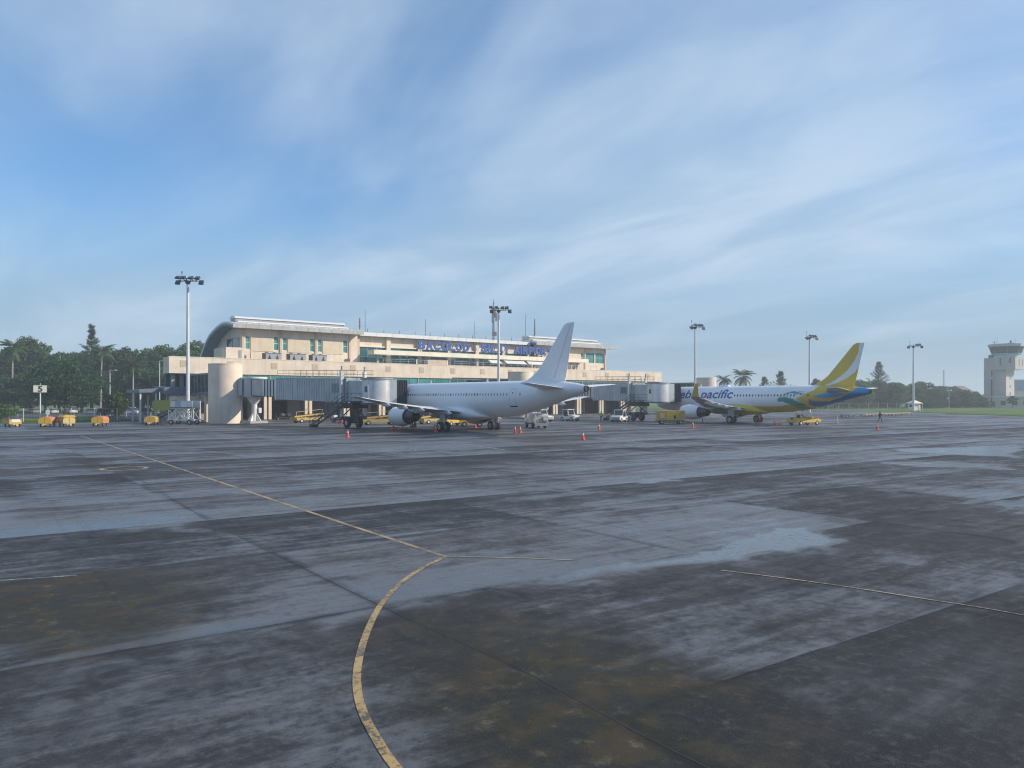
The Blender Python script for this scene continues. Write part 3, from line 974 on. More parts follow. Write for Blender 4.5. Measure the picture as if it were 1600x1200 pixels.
# middle section
MIDR = [(146.2, 17.9), (147.5, 18.05), (149.5, 18.2), (152.0, 18.05), (155.5, 17.2), (159.3, 15.6), (163.0, 12.7), (167.0, 8.9)]
r = roof(76.9, 124.2, MIDR, 0.5)
for k in range(12):
    a = 76.9 + 47.3 * k / 12
    MBT().box(a + 0.03, a + 47.3 / 12 - 0.03, 146.02, 146.17, 17.15, 17.93).build('fascia_panel', 'roof_metal', r)
    MBT().cyl((a + 2, 146.25, 17.9), (a + 2, 146.25, 18.75), 0.05, n=6).build('rail_post', 'dark_metal', r)
MBT().bar((77, 146.25, 18.7), (124.2, 146.25, 18.7), 0.035).bar((77, 146.25, 18.4), (124.2, 146.25, 18.4), 0.03).build('rail', 'galv', r)
pil = [76.9, 84.4] + [84.4 + 8 * k for k in range(1, 6)]
mb = MBT()
mb.box(76.4, 125.5, 147.6, 147.9, 15.1, 17.3)
mb.build('hall_wall', 'cream', term)
for a, b in zip(pil[:-1], pil[1:]):
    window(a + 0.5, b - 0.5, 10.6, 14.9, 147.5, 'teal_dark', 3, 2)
    MBT().box(a + 0.5, b - 0.5, 147.2, 147.59, 14.9, 15.15).build('lintel', 'cream_pale', term)
    MBT().box(a + 0.5, b - 0.5, 147.3, 147.7, 10.2, 10.6).build('sill_wall', 'inner_wall', term)
for x in pil:
    MBT().box(x - 0.5, x + 0.5, 146.9, 147.6, 10.2, 17.15).build('pilaster', 'pilaster' if x < 80 else 'cream', term)
# long sunshade with the name sign on it
ss = MBT().box(78.7, 141.5, 143.0, 145.7, 13.15, 14.1).build('sunshade', 'cream_pale', term)
for x in (80.5, 92.4, 108.4, 124.4, 139.0):
    MBT().box(x - 0.2, x + 0.2, 144.6, 145.0, 10.2, 13.15).build('sunshade_post', 'soffit', ss)
MBT().box(91.0, 96.0, 141.5, 143.0, 10.2, 12.3).build('plant_room', 'pilaster', term)
for a, b in ((108.9, 112.2), (113.6, 119.8), (120.6, 126.0)):
    MBT().prism_x([(142.0, 12.1), (142.06, 12.04), (143.4, 12.84), (143.4, 12.95)], a, b).build('awning', 'white_paint', term)
for a, b in ((78.5, 90.8), (96.2, 141.0)):
    m_ = MBT()
    m_.bar((a, 138.9, 12.0), (b, 138.9, 12.0), 0.05).bar((a, 138.9, 11.6), (b, 138.9, 11.6), 0.03)
    x = a
    while x <= b:
        m_.cyl((x, 138.9, 10.2), (x, 138.9, 12.0), 0.03, n=6); x += 2.0
    m_.build('terrace_railing', 'galv', term)
for x in (86.5, 94.3, 102.5, 118.5, 131.5):
    MBT().box(x - 0.1, x + 0.1, 138.75, 138.88, 10.2, 12.15).build('terrace_post', 'cream_pale', term)

# ------------------------------------------------------------------ name sign
sign = thing('airport_name_sign', 'big blue letters BACOLOD - SILAY AIRPORT on the terminal sunshade', 'sign', (89.9, 143.6, 14.1))


def text_mesh(s, size, ext, shear=0.0, bold=0.0):
    cu = bpy.data.curves.new('txt', 'FONT')
    cu.body = s; cu.size = size; cu.extrude = ext; cu.shear = shear; cu.offset = bold
    cu.resolution_u = 4
    ob = bpy.data.objects.new('txt', cu)
    COL.objects.link(ob)
    dg = bpy.context.evaluated_depsgraph_get()
    me = bpy.data.meshes.new_from_object(ob.evaluated_get(dg))
    bpy.data.objects.remove(ob)
    return me


def place_letter(ch, x, wd):
    me = text_mesh(ch, 2.45, 0.13, bold=0.12)
    xs = [v.co.x for v in me.vertices]
    lo, hi = min(xs), max(xs)
    k = wd / (hi - lo) if ch != '-' else 1.0
    me.transform(Matrix.Diagonal((k, 1, 1, 1)) @ Matrix.Translation((-lo, 0, 0)))
    me.transform(Matrix.Rotation(R(90), 4, 'X'))
    me.materials.clear()
    o = link_mesh('letter', me, 'letter_blue', sign)
    o.location = (x, 0, 0.66)
    fr = MB()
    for dx in (0.3 * wd, 0.75 * wd):
        fr.bar((dx, 0.2, -0.66), (dx, 0.2, 1.3), 0.07); fr.bar((dx, 1.4, -0.66), (dx, 0.2, 1.0), 0.06)
    fr.build('stand', 'dark_metal', o)


x = 0.0
for ch in 'BACOLOD':
    place_letter(ch, x, 1.78); x += 1.99
place_letter('-', x + 0.9, 1.0); x += 3.2
for ch in 'SILAY':
    place_letter(ch, x, 0.5 if ch == 'I' else 1.76); x += 0.85 if ch == 'I' else 1.95
x += 1.2
for ch in 'AIRPORT':
    place_letter(ch, x, 0.5 if ch == 'I' else 1.76); x += 0.85 if ch == 'I' else 1.95

# ------------------------------------------------------------------ roof plant and aerials
def chiller(x, y, wd, label):
    t = thing('chiller', label, 'chiller', (x, y, 10.2), group='chillers on the terminal terrace')
    m_ = MB()
    for a in (0.1, wd - 0.1):
        for b in (0.1, 1.9): m_.bar((a, b, 0), (a, b, 0.5), 0.1)
    m_.box(0, wd, 0, 2.0, 0.5, 0.62)
    m_.build('frame', 'dark_metal', t)
    MB().box(0.02, wd - 0.02, 0.05, 1.95, 0.623, 2.2).build('casing', 'grey_metal', t)
    MB().box(-0.04, wd + 0.04, 0, 2.0, 2.203, 2.3).build('top_plate', 'bridge_dark', t)
    for k in range(2):
        c = wd * (k + 0.5) / 2
        MB().prism_y([(c - 0.45, 0.7), (c + 0.45, 0.7), (c, 2.0)], 0.02, 0.047).build('coil_opening', 'sign_black', t)
        MB().cyl((c, 1.0, 2.3), (c, 1.0, 2.5), 0.52, n=16).build('fan_shroud', 'galv', t)
    MB().box(-0.02, 0.017, 0.25, 1.75, 0.7, 2.1).build('end_panel', 'bridge_dark', t)


chiller(55.0, 141.6, 3.0, 'grey chiller on the terrace, leftmost of the three')
chiller(59.8, 141.6, 3.2, 'grey chiller on the terrace, middle of the three')
chiller(64.4, 141.6, 3.0, 'grey chiller on the terrace, rightmost of the three')


def aerial(name, x, y, z0, z1, label, cross=0, r_=0.06, roots=True):
    t = thing(name, label, 'antenna', (x, y, z0))
    MB().cyl((0, 0, 0), (0, 0, z1 - z0), r_, r_ * 0.6, 6).build('mast', 'dark_metal', t)
    if roots: MB().box(-0.3, 0.3, -0.3, 0.3, 0, 0.12).build('base', 'grey_metal', t)
    for k in range(cross):
        z = (z1 - z0) * (0.35 + 0.6 * k / max(1, cross))
        MB().bar((-0.35, 0, z), (0.35, 0, z), 0.06).build('crossbar', 'dark_metal', t)
    return t


aerial('whip_antenna', 79.6, 148.6, 18.15, 23.0, 'tall thin whip antenna on the roof beside the left pavilion')
aerial('ladder_antenna', 78.3, 148.6, 18.1, 21.2, 'short ladder-like antenna on the roof beside the left pavilion', 6, 0.12)
aerial('whip_antenna', 95.2, 149.0, 18.15, 22.0, 'thin whip antenna on the roof above the letter A')
aerial('whip_antenna', 109.0, 149.0, 18.15, 22.4, 'thin whip antenna on the roof behind the dash of the sign')
aerial('whip_antenna', 125.4, 149.4, 18.5, 25.2, 'tall thin whip antenna at the left end of the right pavilion')
aerial('flue_pipe', 126.6, 147.2, 19.7, 24.0, 'thick dark pipe at the left end of the right pavilion', 0, 0.16)

t = thing('cell_mast', 'tall telecom mast with panel antennas on the terminal roof', 'mast', (115.2, 149.5, 18.2))
m_ = MB()
for a in range(3):
    c, s = 0.28 * math.cos(a * 2.094), 0.28 * math.sin(a * 2.094)
    m_.cyl((c, s, -0.1), (c * 0.6, s * 0.6, 7.6), 0.055, n=6)
for k in range(12):
    for a in range(3):
        b = (a + 1) % 3
        r0 = 0.28 - 0.11 * k / 12; r1 = 0.28 - 0.11 * (k + 1) / 12
        m_.bar((r0 * math.cos(a * 2.094), r0 * math.sin(a * 2.094), k * 0.63), (r1 * math.cos(b * 2.094), r1 * math.sin(b * 2.094), k * 0.63 + 0.63), 0.035)
m_.build('lattice', 'dark_metal', t)
MB().cyl((0, 0, 7.5), (0, 0, 10.0), 0.06, 0.04, 6).build('whip', 'dark_metal', t)
for (ax, z, hh) in ((-0.62, 4.2, 2.6), (0.5, 4.6, 2.0), (0.1, 5.6, 2.0), (-0.35, 6.6, 1.3), (0.3, 1.0, 1.0), (-0.3, 0.9, 1.1)):
    MB().box(ax - 0.24, ax + 0.24, -0.6, -0.42, z, z + hh).bar((ax, -0.42, z + hh / 2), (0, 0, z + hh / 2), 0.07).build('panel_antenna', 'dark_metal', t)

# ------------------------------------------------------------------ stair drums with link corridors
def drum(cx, cy, top, label):
    t = thing('stair_drum', label, 'tower', (cx, cy, 0), group='round stair drums before the terminal')
    m_ = MB().cyl((0, 0, 0), (0, 0, top), 2.55, n=56)
    m_.build('drum_wall', 'cream', t, 30)
    MB().cyl((0, 0, top + 0.003), (0, 0, top + 0.1), 2.6, n=56).build('coping', 'cream_pale', t, 30)
    MB().box(1.9, 2.6, 0.6, 3.4, 0, top - 0.05).build('side_wall', 'cream', t)
    lk = MB().box(-1.6, 1.6, 2.2, 138.9 - cy, 4.55, 4.95).box(-1.7, 1.7, 2.2, 138.9 - cy, 7.7, 8.0).build('link_corridor', 'canopy_blue', t)
    MB().box(-1.55, -1.5, 2.3, 138.8 - cy, 4.95, 7.7).box(1.5, 1.55, 2.3, 138.8 - cy, 4.95, 7.7).build('glazing', 'dark_glass', lk)
    f = MB()
    y = 3.0
    while y < 138 - cy:
        for sx in (-1.6, 1.6): f.box(sx - 0.06, sx + 0.06, y - 0.06, y + 0.06, 4.95, 7.7)
        y += 1.9
    f.build('frame', 'grey_metal', lk)
    MB().box(-0.9, 0.9, 6.5, 7.7, 0, 4.55).build('pier', 'cream', t)


drum(41.2, 122.9, 9.25, 'round cream stair drum at the near end of the terminal, fully visible')
drum(101.3, 122.4, 9.25, 'round cream stair drum half hidden behind the white tail')
drum(163.5, 122.4, 9.1, 'round cream stair drum rising behind the yellow-tailed aircraft')

# covered walkway left of the first drum
t = thing('walkway_canopy', 'low blue-grey covered walkway at the left end of the terminal', 'canopy', (37.5, 138, 0))
MB().prism_y([(-5.6, 5.35), (-2.4, 5.6), (-2.4, 4.9), (-5.6, 4.85)], -1.0, 8.0).build('end_roof', 'canopy_blue', t)
MB().prism_x([(-3.4, 4.6), (-3.2, 4.6), (3.0, 5.75), (3.0, 5.95), (-3.4, 5.75)], -2.3, 8.7).build('roof', 'canopy_blue', t)
for x in (-5.3, -2.9, 0.2, 3.6, 7.9):
    for y in (-2.6, 4.6) if x > -2.5 else (-0.5, 4.6):
        MB().box(x - 0.12, x + 0.12, y - 0.12, y + 0.12, 0, 4.87 if x < -2.5 else 4.75).build('post', 'pole_paint', t)
MB().box(1.0, 8.5, 5.2, 5.4, 0, 3.2).build('screen_wall', 'inner_wall', t)
t = thing('link_shed', 'small cream block between the covered walkway and the drum', 'shed', (38.3, 131.5, 0))
MB().box(-2.2, 0.9, 0, 4.0, 0, 4.3).build('wall', 'cream', t)
MB().box(-2.3, 1.0, -0.1, 4.1, 4.3, 4.45).build('roof', 'canopy_blue', t)
MB().box(-0.6, 0.4, -0.05, -0.003, 0, 2.2).build('door', 'shutter', t)

# ------------------------------------------------------------------ light masts
def light_mast(x, y, h, label, heads, rz, r0=0.3):
    t = thing('light_mast', label, 'floodlight', (x, y, 0), rz, 'apron floodlight masts')
    MB().cyl((0, 0, 0), (0, 0, h - 0.6), r0, r0 * 0.6, 16).build('pole', 'pole_paint', t, 40)
    MB().cyl((0, 0, 0), (0, 0, 0.25), r0 * 1.8, n=16).build('base_plate', 'grey_metal', t)
    m_ = MB().cyl((0, 0, h - 1.0), (0, 0, h - 0.5), 0.32, 0.42, 12)
    m_.bar((-1.5, 0, h - 0.55), (1.5, 0, h - 0.55), 0.14); m_.bar((0, -0.9, h - 0.55), (0, 0.9, h - 0.55), 0.14)
    m_.bar((-1.3, -0.5, h - 0.25), (1.3, -0.5, h - 0.25), 0.12); m_.bar((-0.9, -0.5, h - 0.55), (-0.9, -0.5, h - 0.2), 0.08); m_.bar((0.9, -0.5, h - 0.55), (0.9, -0.5, h - 0.2), 0.08)
    m_.bar((0, -0.5, h - 0.55), (0, -0.5, h - 0.25), 0.1)
    m_.build('head_frame', 'dark_metal', t)
    for hx, hy, hz, a in heads:
        f = MB()
        c, s = math.cos(a), math.sin(a)
        pts = [(-0.34, -0.02), (0.34, -0.1), (0.34, 0.24), (-0.34, 0.2)]
        f.prism_y([(hx + px_ * 1.0, h + hz + pz) for px_, pz in pts], hy - 0.34, hy + 0.34)
        # tilt the lamp head downward
        f.v = [(px_, hy + (py_ - hy) * c - (pz - h - hz) * s, h + hz + (py_ - hy) * s + (pz - h - hz) * c) for px_, py_, pz in f.v]
        f.bar((hx, hy, h + hz), (hx * 0.8, hy * 0.6, h - 0.55), 0.08)
        f.build('lamp_head', 'dark_metal', t)
    MB().cyl((-0.9, 0, h - 0.5), (-0.9, 0, h + 0.95), 0.03, n=6).cyl((-0.9, 0, h + 0.6), (-0.9, 0, h + 0.95), 0.08, n=6).build('beacon', 'dark_metal', t)


HD = [(-1.45, -0.2, -0.1, 0.5), (-1.3, -0.5, -0.9, 0.9), (0.75, -0.75, -0.25, 0.5), (1.55, -0.2, -0.2, 0.6), (2.1, -0.1, -0.85, 1.0), (-0.4, -0.8, -0.2, 0.5)]
light_mast(35.4, 122.5, 22.4, 'tall floodlight mast standing left of the first stair drum', HD, R(-39))
light_mast(89.3, 114.3, 21.1, 'floodlight mast rising behind the white aircraft', HD, R(-39))
light_mast(143.4, 110.4, 20.8, 'floodlight mast at the nose of the yellow-tailed aircraft', HD[1:], R(-20))
light_mast(184.2, 105.6, 20.1, 'floodlight mast behind the yellow-tailed aircraft fuselage', HD[1:], R(-20))
light_mast(225.7, 97.7, 19.2, 'floodlight mast on the grass edge near the guard hut', HD[1:5], R(-60))

# ------------------------------------------------------------------ jet bridges
def ribbed_box(x0, x1, y0, y1, z0, z1, pitch, depth=0.05):
    """box running along y with vertical ribs on both sides"""
    m_ = MB().box(x0, x1, y0, y1, z0, z1)
    y = y0 + pitch / 2
    while y < y1 - pitch / 4:
        for s, x in ((-1, x0), (1, x1)):
            m_.box(min(x, x + s * depth), max(x, x + s * depth), y - pitch * 0.28, y + pitch * 0.28, z0 + 0.12, z1 - 0.12)
        y += pitch
    return m_


def jet_bridge(root_xy, cab_xy, door_xy, tb0, label, drum_xy, hood_out):
    """local y runs from the rotunda towards the aircraft"""
    rx, ry = root_xy
    d = Vector((cab_xy[0] - rx, cab_xy[1] - ry)); L = d.length
    rz = math.atan2(d.y, d.x) - math.pi / 2
    t = thing('jet_bridge', label, 'jet bridge', (rx, ry, 0), rz, 'passenger jet bridges')
    inv = Matrix.Rotation(-rz, 2)
    loc = lambda p: inv @ Vector((p[0] - rx, p[1] - ry))
    zf = lambda y: 4.35 - 0.75 * y / L          # floor falls gently to the door sill
    # rotunda, its support column and the neck to the drum
    rot = MB().cyl((0, 0, 4.1), (0, 0, 7.0), 1.75, n=28).build('rotunda', 'bridge_metal', t, 30)
    MB().cyl((0, 0, 7.003), (0, 0, 7.25), 1.95, n=28).build('rotunda_roof', 'white_paint', rot, 30)
    dl = loc(drum_xy)
    a = dl.normalized() * 1.5; b = dl - dl.normalized() * 2.45
    nk = MB()
    nk.bar((a.x, a.y, 5.65), (b.x, b.y, 5.65), 2.6, 2.6)
    nk.build('neck', 'bridge_metal', t)
    pd = MB().cyl((0, 0, 0.35), (0, 0, 3.0), 0.42, n=16).cyl((0, 0, 3.0), (0, 0, 4.1), 0.45, 1.2, 16)
    pd.build('support_column', 'white_paint', t, 30)
    for a_ in range(4):
        c, s = math.cos(a_ * math.pi / 2 + 0.5), math.sin(a_ * math.pi / 2 + 0.5)
        MB().loft([[(c * 0.4 - s * 0.07, s * 0.4 + c * 0.07, 0.35), (c * 0.4 + s * 0.07, s * 0.4 - c * 0.07, 0.35), (c * 0.4 + s * 0.07, s * 0.4 - c * 0.07, 1.6), (c * 0.4 - s * 0.07, s * 0.4 + c * 0.07, 1.6)],
                   [(c * 1.1 - s * 0.07, s * 1.1 + c * 0.07, 0.35), (c * 1.1 + s * 0.07, s * 1.1 - c * 0.07, 0.35), (c * 1.1 + s * 0.07, s * 1.1 - c * 0.07, 0.5), (c * 1.1 - s * 0.07, s * 1.1 + c * 0.07, 0.5)]]).build('gusset', 'white_paint', t)
    MB().box(-1.5, 1.5, -1.5, 1.5, 0, 0.35).build('footing', 'soffit', t)
    MB().box(-0.85, -0.45, 0.2, 0.7, 1.6, 2.4).build('control_box', 'white_paint', t)

    def sloped(m_, y0):
        m_.v = [(x, y, z + zf(y)) for x, y, z in m_.v]
        return m_
    # telescoping tunnels
    sloped(MB().box(-1.25, 1.25, 1.2, tb0 + 1.2, 0.0, 2.55), 0).build('inner_tunnel', 'bridge_dark', t)
    y = 1.7
    while y < tb0 - 0.2:
        for sx in (-1, 1):
            sloped(MB().box(min(sx * 1.25, sx * 1.33), max(sx * 1.25, sx * 1.33), y, y + 0.42, 0.06, 2.5), 0).build('tunnel_panel', 'bridge_light' if y > tb0 * 0.5 else 'bridge_metal', t)
        y += 0.86 if y > tb0 * 0.5 else 0.46
    tb1 = L - 4.6
    sloped(ribbed_box(-1.5, 1.5, tb0, tb1, -0.35, 2.75, 0.62), 0).build('outer_tunnel', 'bridge_metal', t)
    sloped(MB().box(-1.56, 1.56, tb0 - 0.1, tb0 + 0.25, -0.42, 2.83), 0).build('tunnel_collar', 'bridge_light', t)
    sloped(MB().box(-1.6, 1.6, tb0, tb1 + 0.1, 2.76, 2.86), 0).build('tunnel_roof', 'galv', t)
    for sx in (-1, 1):
        wy = tb1 - 3.2
        o = sloped(MB().box(min(sx * 1.50, sx * 1.60), max(sx * 1.50, sx * 1.60), wy, wy + 1.5, 1.05, 2.1), 0).build('window', 'teal_dark', t)
        f = MB()
        for a_, b_, c_, e_ in ((wy - 0.1, wy + 1.6, 2.1, 2.2), (wy - 0.1, wy + 1.6, 0.95, 1.05), (wy - 0.1, wy, 1.05, 2.1), (wy + 1.5, wy + 1.6, 1.05, 2.1), (wy + 0.72, wy + 0.78, 1.05, 2.1)):
            f.box(min(sx * 1.5, sx * 1.63), max(sx * 1.5, sx * 1.63), a_, b_, c_, e_)
        sloped(f, 0).build('frame', 'grey_metal', o)
    # roof railing
    ra = MB()
    for sx in (-1.45, 1.45):
        for zz in (3.45, 3.95):
            ra.bar((sx, tb0 + 0.5, zz), (sx, tb1 + 2.0, zz), 0.05)
        y = tb0 + 0.5
        while y < tb1 + 2.1:
            ra.cyl((sx, y, 2.8), (sx, y, 3.95), 0.03, n=5); y += 1.6
    sloped(ra, 0).build('roof_railing', 'rail_rust', t)
    # drive unit: lift columns, cross beam and wheel bogie
    dy = tb1 - 0.6
    zd = zf(dy)
    for sx in (-1, 1):
        MB().box(sx * 1.85 - 0.2, sx * 1.85 + 0.2, dy - 0.2, dy + 0.2, 1.2, zd + 3.8).build('lift_column', 'bridge_light', t)
        MB().cyl((sx * 1.85, dy, zd + 3.8), (sx * 1.85, dy, zd + 4.5), 0.11, n=8).build('lift_screw', 'grey_metal', t)
        MB().box(sx * 1.85 - 0.32, sx * 1.85 + 0.32, dy - 0.3, dy + 0.3, zd - 0.6, zd - 0.36).build('bracket', 'bridge_dark', t)
        wh = MB().revolve([(-0.22, 0.34), (-0.24, 0.6), (-0.17, 0.68), (0.17, 0.68), (0.24, 0.6), (0.22, 0.34), (-0.22, 0.34)], (sx * 0.95, dy, 0.68), 'x', 24).build('wheel', 'rubber', t, 40)
        MB().cyl((sx * 0.95 - 0.2, dy, 0.68), (sx * 0.95 + 0.2, dy, 0.68), 0.34, n=18).build('rim', 'rim', wh, 40)
    MB().box(-2.05, 2.05, dy - 0.28, dy + 0.28, 1.05, 1.5).box(-0.35, 0.35, dy - 0.9, dy + 0.9, 0.55, 1.05).build('drive_beam', 'bridge_dark', t)
    for sx in (-1, 1):
        MB().bar((sx * 1.6, dy - 1.2, 1.3), (sx * 1.75, dy + 0.1, zd - 0.6), 0.16).bar((sx * 1.75, dy, 1.5), (sx * 0.2, dy, 2.7), 0.12).build('brace', 'bridge_dark', t)
    MB().box(-1.3, 1.3, dy - 0.5, dy + 1.6, zd - 1.15, zd - 0.42).build('equipment_box', 'bridge_dark', t)
    # round cab, turned towards the aircraft door
    zc = zf(L)
    sloped(MB().box(-1.25, 1.25, tb1 - 0.2, L - 1.3, -0.2, 2.6), 0).build('cab_neck', 'bridge_metal', t)
    cab = MB().cyl((0, L, zc - 0.25), (0, L, zc + 2.75), 1.95, n=36).build('cab', 'bridge_light', t, 30)
    MB().cyl((0, L, zc + 2.753), (0, L, zc + 2.95), 2.1, n=36).build('cab_roof', 'grey_metal', cab, 30)
    MB().cyl((0, L, zc - 0.5), (0, L, zc - 0.253), 2.1, n=36).build('cab_floor', 'bridge_dark', cab, 30)
    c_ = math.radians(10)
    dv = Vector((math.cos(c_), math.sin(c_)))
    sd = Vector((-dv.y, dv.x))
    p = Vector((0, L)) + dv * 1.95
    dr = MB()
    pts = [p - sd * 0.5 - dv * 0.2, p + sd * 0.5 - dv * 0.2, p + sd * 0.5 + dv * 0.06, p - sd * 0.5 + dv * 0.06]
    dr.prism_z([(q.x, q.y) for q in pts], zc, zc + 2.15)
    dro = dr.build('door', 'white_paint', cab)
    q0 = [p - sd * 0.22 + dv * 0.061, p + sd * 0.22 + dv * 0.061, p + sd * 0.22 + dv * 0.08, p - sd * 0.22 + dv * 0.08]
    MB().prism_z([(q.x, q.y) for q in q0], zc + 1.1, zc + 1.85).build('pane', 'dark_glass', dro)
    # hood and bellows reaching to the fuselage
    dl = loc(door_xy) - Vector((0, L))
    u_ = dl.normalized(); s_ = Vector((-u_.y, u_.x)); D = dl.length
    def ring(r_, hw, z0, z1):
        c = Vector((0, L)) + u_ * r_
        return [(c.x - s_.x * hw, c.y - s_.y * hw, z0), (c.x + s_.x * hw, c.y + s_.y * hw, z0), (c.x + s_.x * hw, c.y + s_.y * hw, z1), (c.x - s_.x * hw, c.y - s_.y * hw, z1)]
    MB().loft([ring(1.0, 1.55, zc - 0.3, zc + 2.7), ring(D - 1.25, 1.75, zc - 0.3, zc + 2.75)]).build('hood', 'bridge_light', t)
    n = 6
    for k in range(n):
        a0 = D - 1.25 + (1.25 + hood_out) * k / n; a1 = D - 1.25 + (1.25 + hood_out) * (k + 0.55) / n; a2 = D - 1.25 + (1.25 + hood_out) * (k + 1) / n
        hw = 1.78
        MB().loft([ring(a0 + 0.003, hw - 0.12, zc - 0.2, zc + 2.55), ring(a1, hw, zc - 0.3, zc + 2.7), ring(a2, hw - 0.12, zc - 0.2, zc + 2.55)]).build('bellows', 'bellows', t)
    # service stair from the cab neck to the apron
    sx = 2.75
    top_y, foot_y = tb1 + 1.4, tb1 - 6.2
    zt = zf(tb1 + 1.5) - 0.1
    MB().box(1.3, 3.3, top_y, top_y + 2.2, zt - 0.12, zt).build('landing', 'bridge_dark', t)
    stn = MB()
    for x in (sx - 0.45, sx + 0.45):
        stn.bar((x, top_y, zt - 0.15), (x, foot_y, 0.12), 0.07, 0.26)
    st = stn.build('stair', 'bridge_dark', t)
    nst = 17
    tr = MB()
    for k in range(nst):
        f = (k + 0.5) / nst
        y = top_y + (foot_y - top_y) * f
        tr.box(sx - 0.42, sx + 0.42, y - 0.17, y + 0.12, zt * (1 - f) - 0.02, zt * (1 - f) + 0.03)
    tr.build('tread', 'grey_metal', st)
    hr = MB()
    for x in (sx - 0.45, sx + 0.45):
        for dz in (0.55, 1.0):
            hr.bar((x, top_y, zt + dz), (x, foot_y, 0.12 + dz), 0.05)
        for k in range(8):
            f = k / 7
            y = top_y + (foot_y - top_y) * f
            hr.bar((x, y, zt * (1 - f)), (x, y, zt * (1 - f) + 1.05 + 0.1 * f), 0.045)
    for dz in (0.55, 1.0):
        hr.bar((3.28, top_y, zt + dz), (3.28, top_y + 2.2, zt + dz), 0.05); hr.bar((3.28, top_y + 2.2, zt + dz), (1.6, top_y + 2.2, zt + dz), 0.05)
    hr.bar((3.28, top_y + 2.2, zt), (3.28, top_y + 2.2, zt + 1.0), 0.05)
    hr.build('handrail', 'bridge_dark', st)
    for yy in (foot_y + 0.5,):
        MB().cyl((sx - 0.5, yy, 0.2), (sx + 0.5, yy, 0.2), 0.2, n=14).build('stair_wheel', 'rubber', t)
    return t


jet_bridge((44.8, 120.1), (49.2, 88.7), (52.5, 88.2), 9.0, 'grey jet bridge docked to the white aircraft', (41.2, 122.9), 0.25)
jet_bridge((105.2, 119.6), (100.4, 85.0), (103.7, 84.4), 19.0, 'grey jet bridge docked to the yellow-tailed aircraft', (101.3, 122.4), 0.25)

# ------------------------------------------------------------------ aircraft
FUS = [  # s from nose, top z, bottom z, half width
    (0.0, 3.20, 3.05, 0.08), (0.15, 3.50, 2.72, 0.38), (0.5, 3.80, 2.45, 0.70), (1.0, 4.12, 2.22, 1.00), (1.6, 4.50, 2.05, 1.26), (2.2, 4.92, 1.94, 1.48),
    (3.0, 5.38, 1.84, 1.70), (4.0, 5.72, 1.77, 1.87), (5.2, 5.85, 1.74, 1.96), (6.5, 5.87, 1.73, 1.975), (23.5, 5.87, 1.73, 1.975), (25.5, 5.87, 1.83, 1.96),
    (27.5, 5.87, 2.06, 1.90), (29.5, 5.86, 2.46, 1.75), (31.5, 5.83, 2.95, 1.50), (33.5, 5.76, 3.48, 1.18), (35.0, 5.64, 3.88, 0.90), (36.3, 5.48, 4.22, 0.64), (37.2, 5.33, 4.45, 0.44), (37.57, 5.24, 4.56, 0.34)]
FS = np.array(FUS)


def fus(s):
    return tuple(np.interp(s, FS[:, 0], FS[:, k]) for k in (1, 2, 3))


def fus_pt(s, h, side, off=0.0):
    """point on the skin at station s and height h; side -1 is port"""
    zt, zb, hw = fus(s)
    zc, rz = (zt + zb) / 2, (zt - zb) / 2
    c = max(-1, min(1, (h - zc) / rz))
    sn = math.sqrt(max(0, 1 - c * c))
    n = Vector((sn / hw, 0, c / rz)).normalized()
    return Vector((side * (sn * hw + n.x * off), 17.7 - s, h + n.z * off))


def airfoil(chord, tc, n=12):
    up, lo = [], []
    for i in range(n + 1):
        x = 0.5 * (1 - math.cos(math.pi * i / n))
        yt = 5 * tc * (0.2969 * math.sqrt(x) - 0.126 * x - 0.3516 * x * x + 0.2843 * x ** 3 - 0.1015 * x ** 4) + 0.0015
        cam_ = 0.06 * tc / 0.12 * x * (1 - x)
        up.append((x * chord, (yt + cam_) * chord)); lo.append((x * chord, (-yt * 0.75 + cam_) * chord))
    return up + lo[::-1][:-1] if False else up + lo[::-1]


def wing_mesh(secs, side, vertical=False):
    """secs: (leading edge s, span position, z, chord, thickness)"""
    rings = []
    for sle, y, z, ch, tc in secs:
        if vertical:
            rings.append([(v, 17.7 - (sle + u), z) for u, v in airfoil_sym(ch, tc)])
        else:
            rings.append([(side * y, 17.7 - (sle + u), z + v) for u, v in airfoil(ch, tc)])
    return MB().loft(rings)


def airfoil_sym(chord, tc, n=12):
    n = 12 if tc < 0.095 else 48
    up = []
    for i in range(n + 1):
        x = 0.5 * (1 - math.cos(math.pi * i / n))
        yt = 5 * tc * (0.2969 * math.sqrt(x) - 0.126 * x - 0.3516 * x * x + 0.2843 * x ** 3 - 0.1015 * x ** 4) + 0.002
        up.append((x * chord, yt * chord))
    return up + [(a, -b) for a, b in up[::-1]]


def pin(pts, poly):
    x, y = pts
    ins = False
    n = len(poly)
    for i in range(n):
        a, b = poly[i], poly[(i + 1) % n]
        if (a[1] > y) != (b[1] > y) and x < (b[0] - a[0]) * (y - a[1]) / (b[1] - a[1]) + a[0]:
            ins = not ins
    return ins


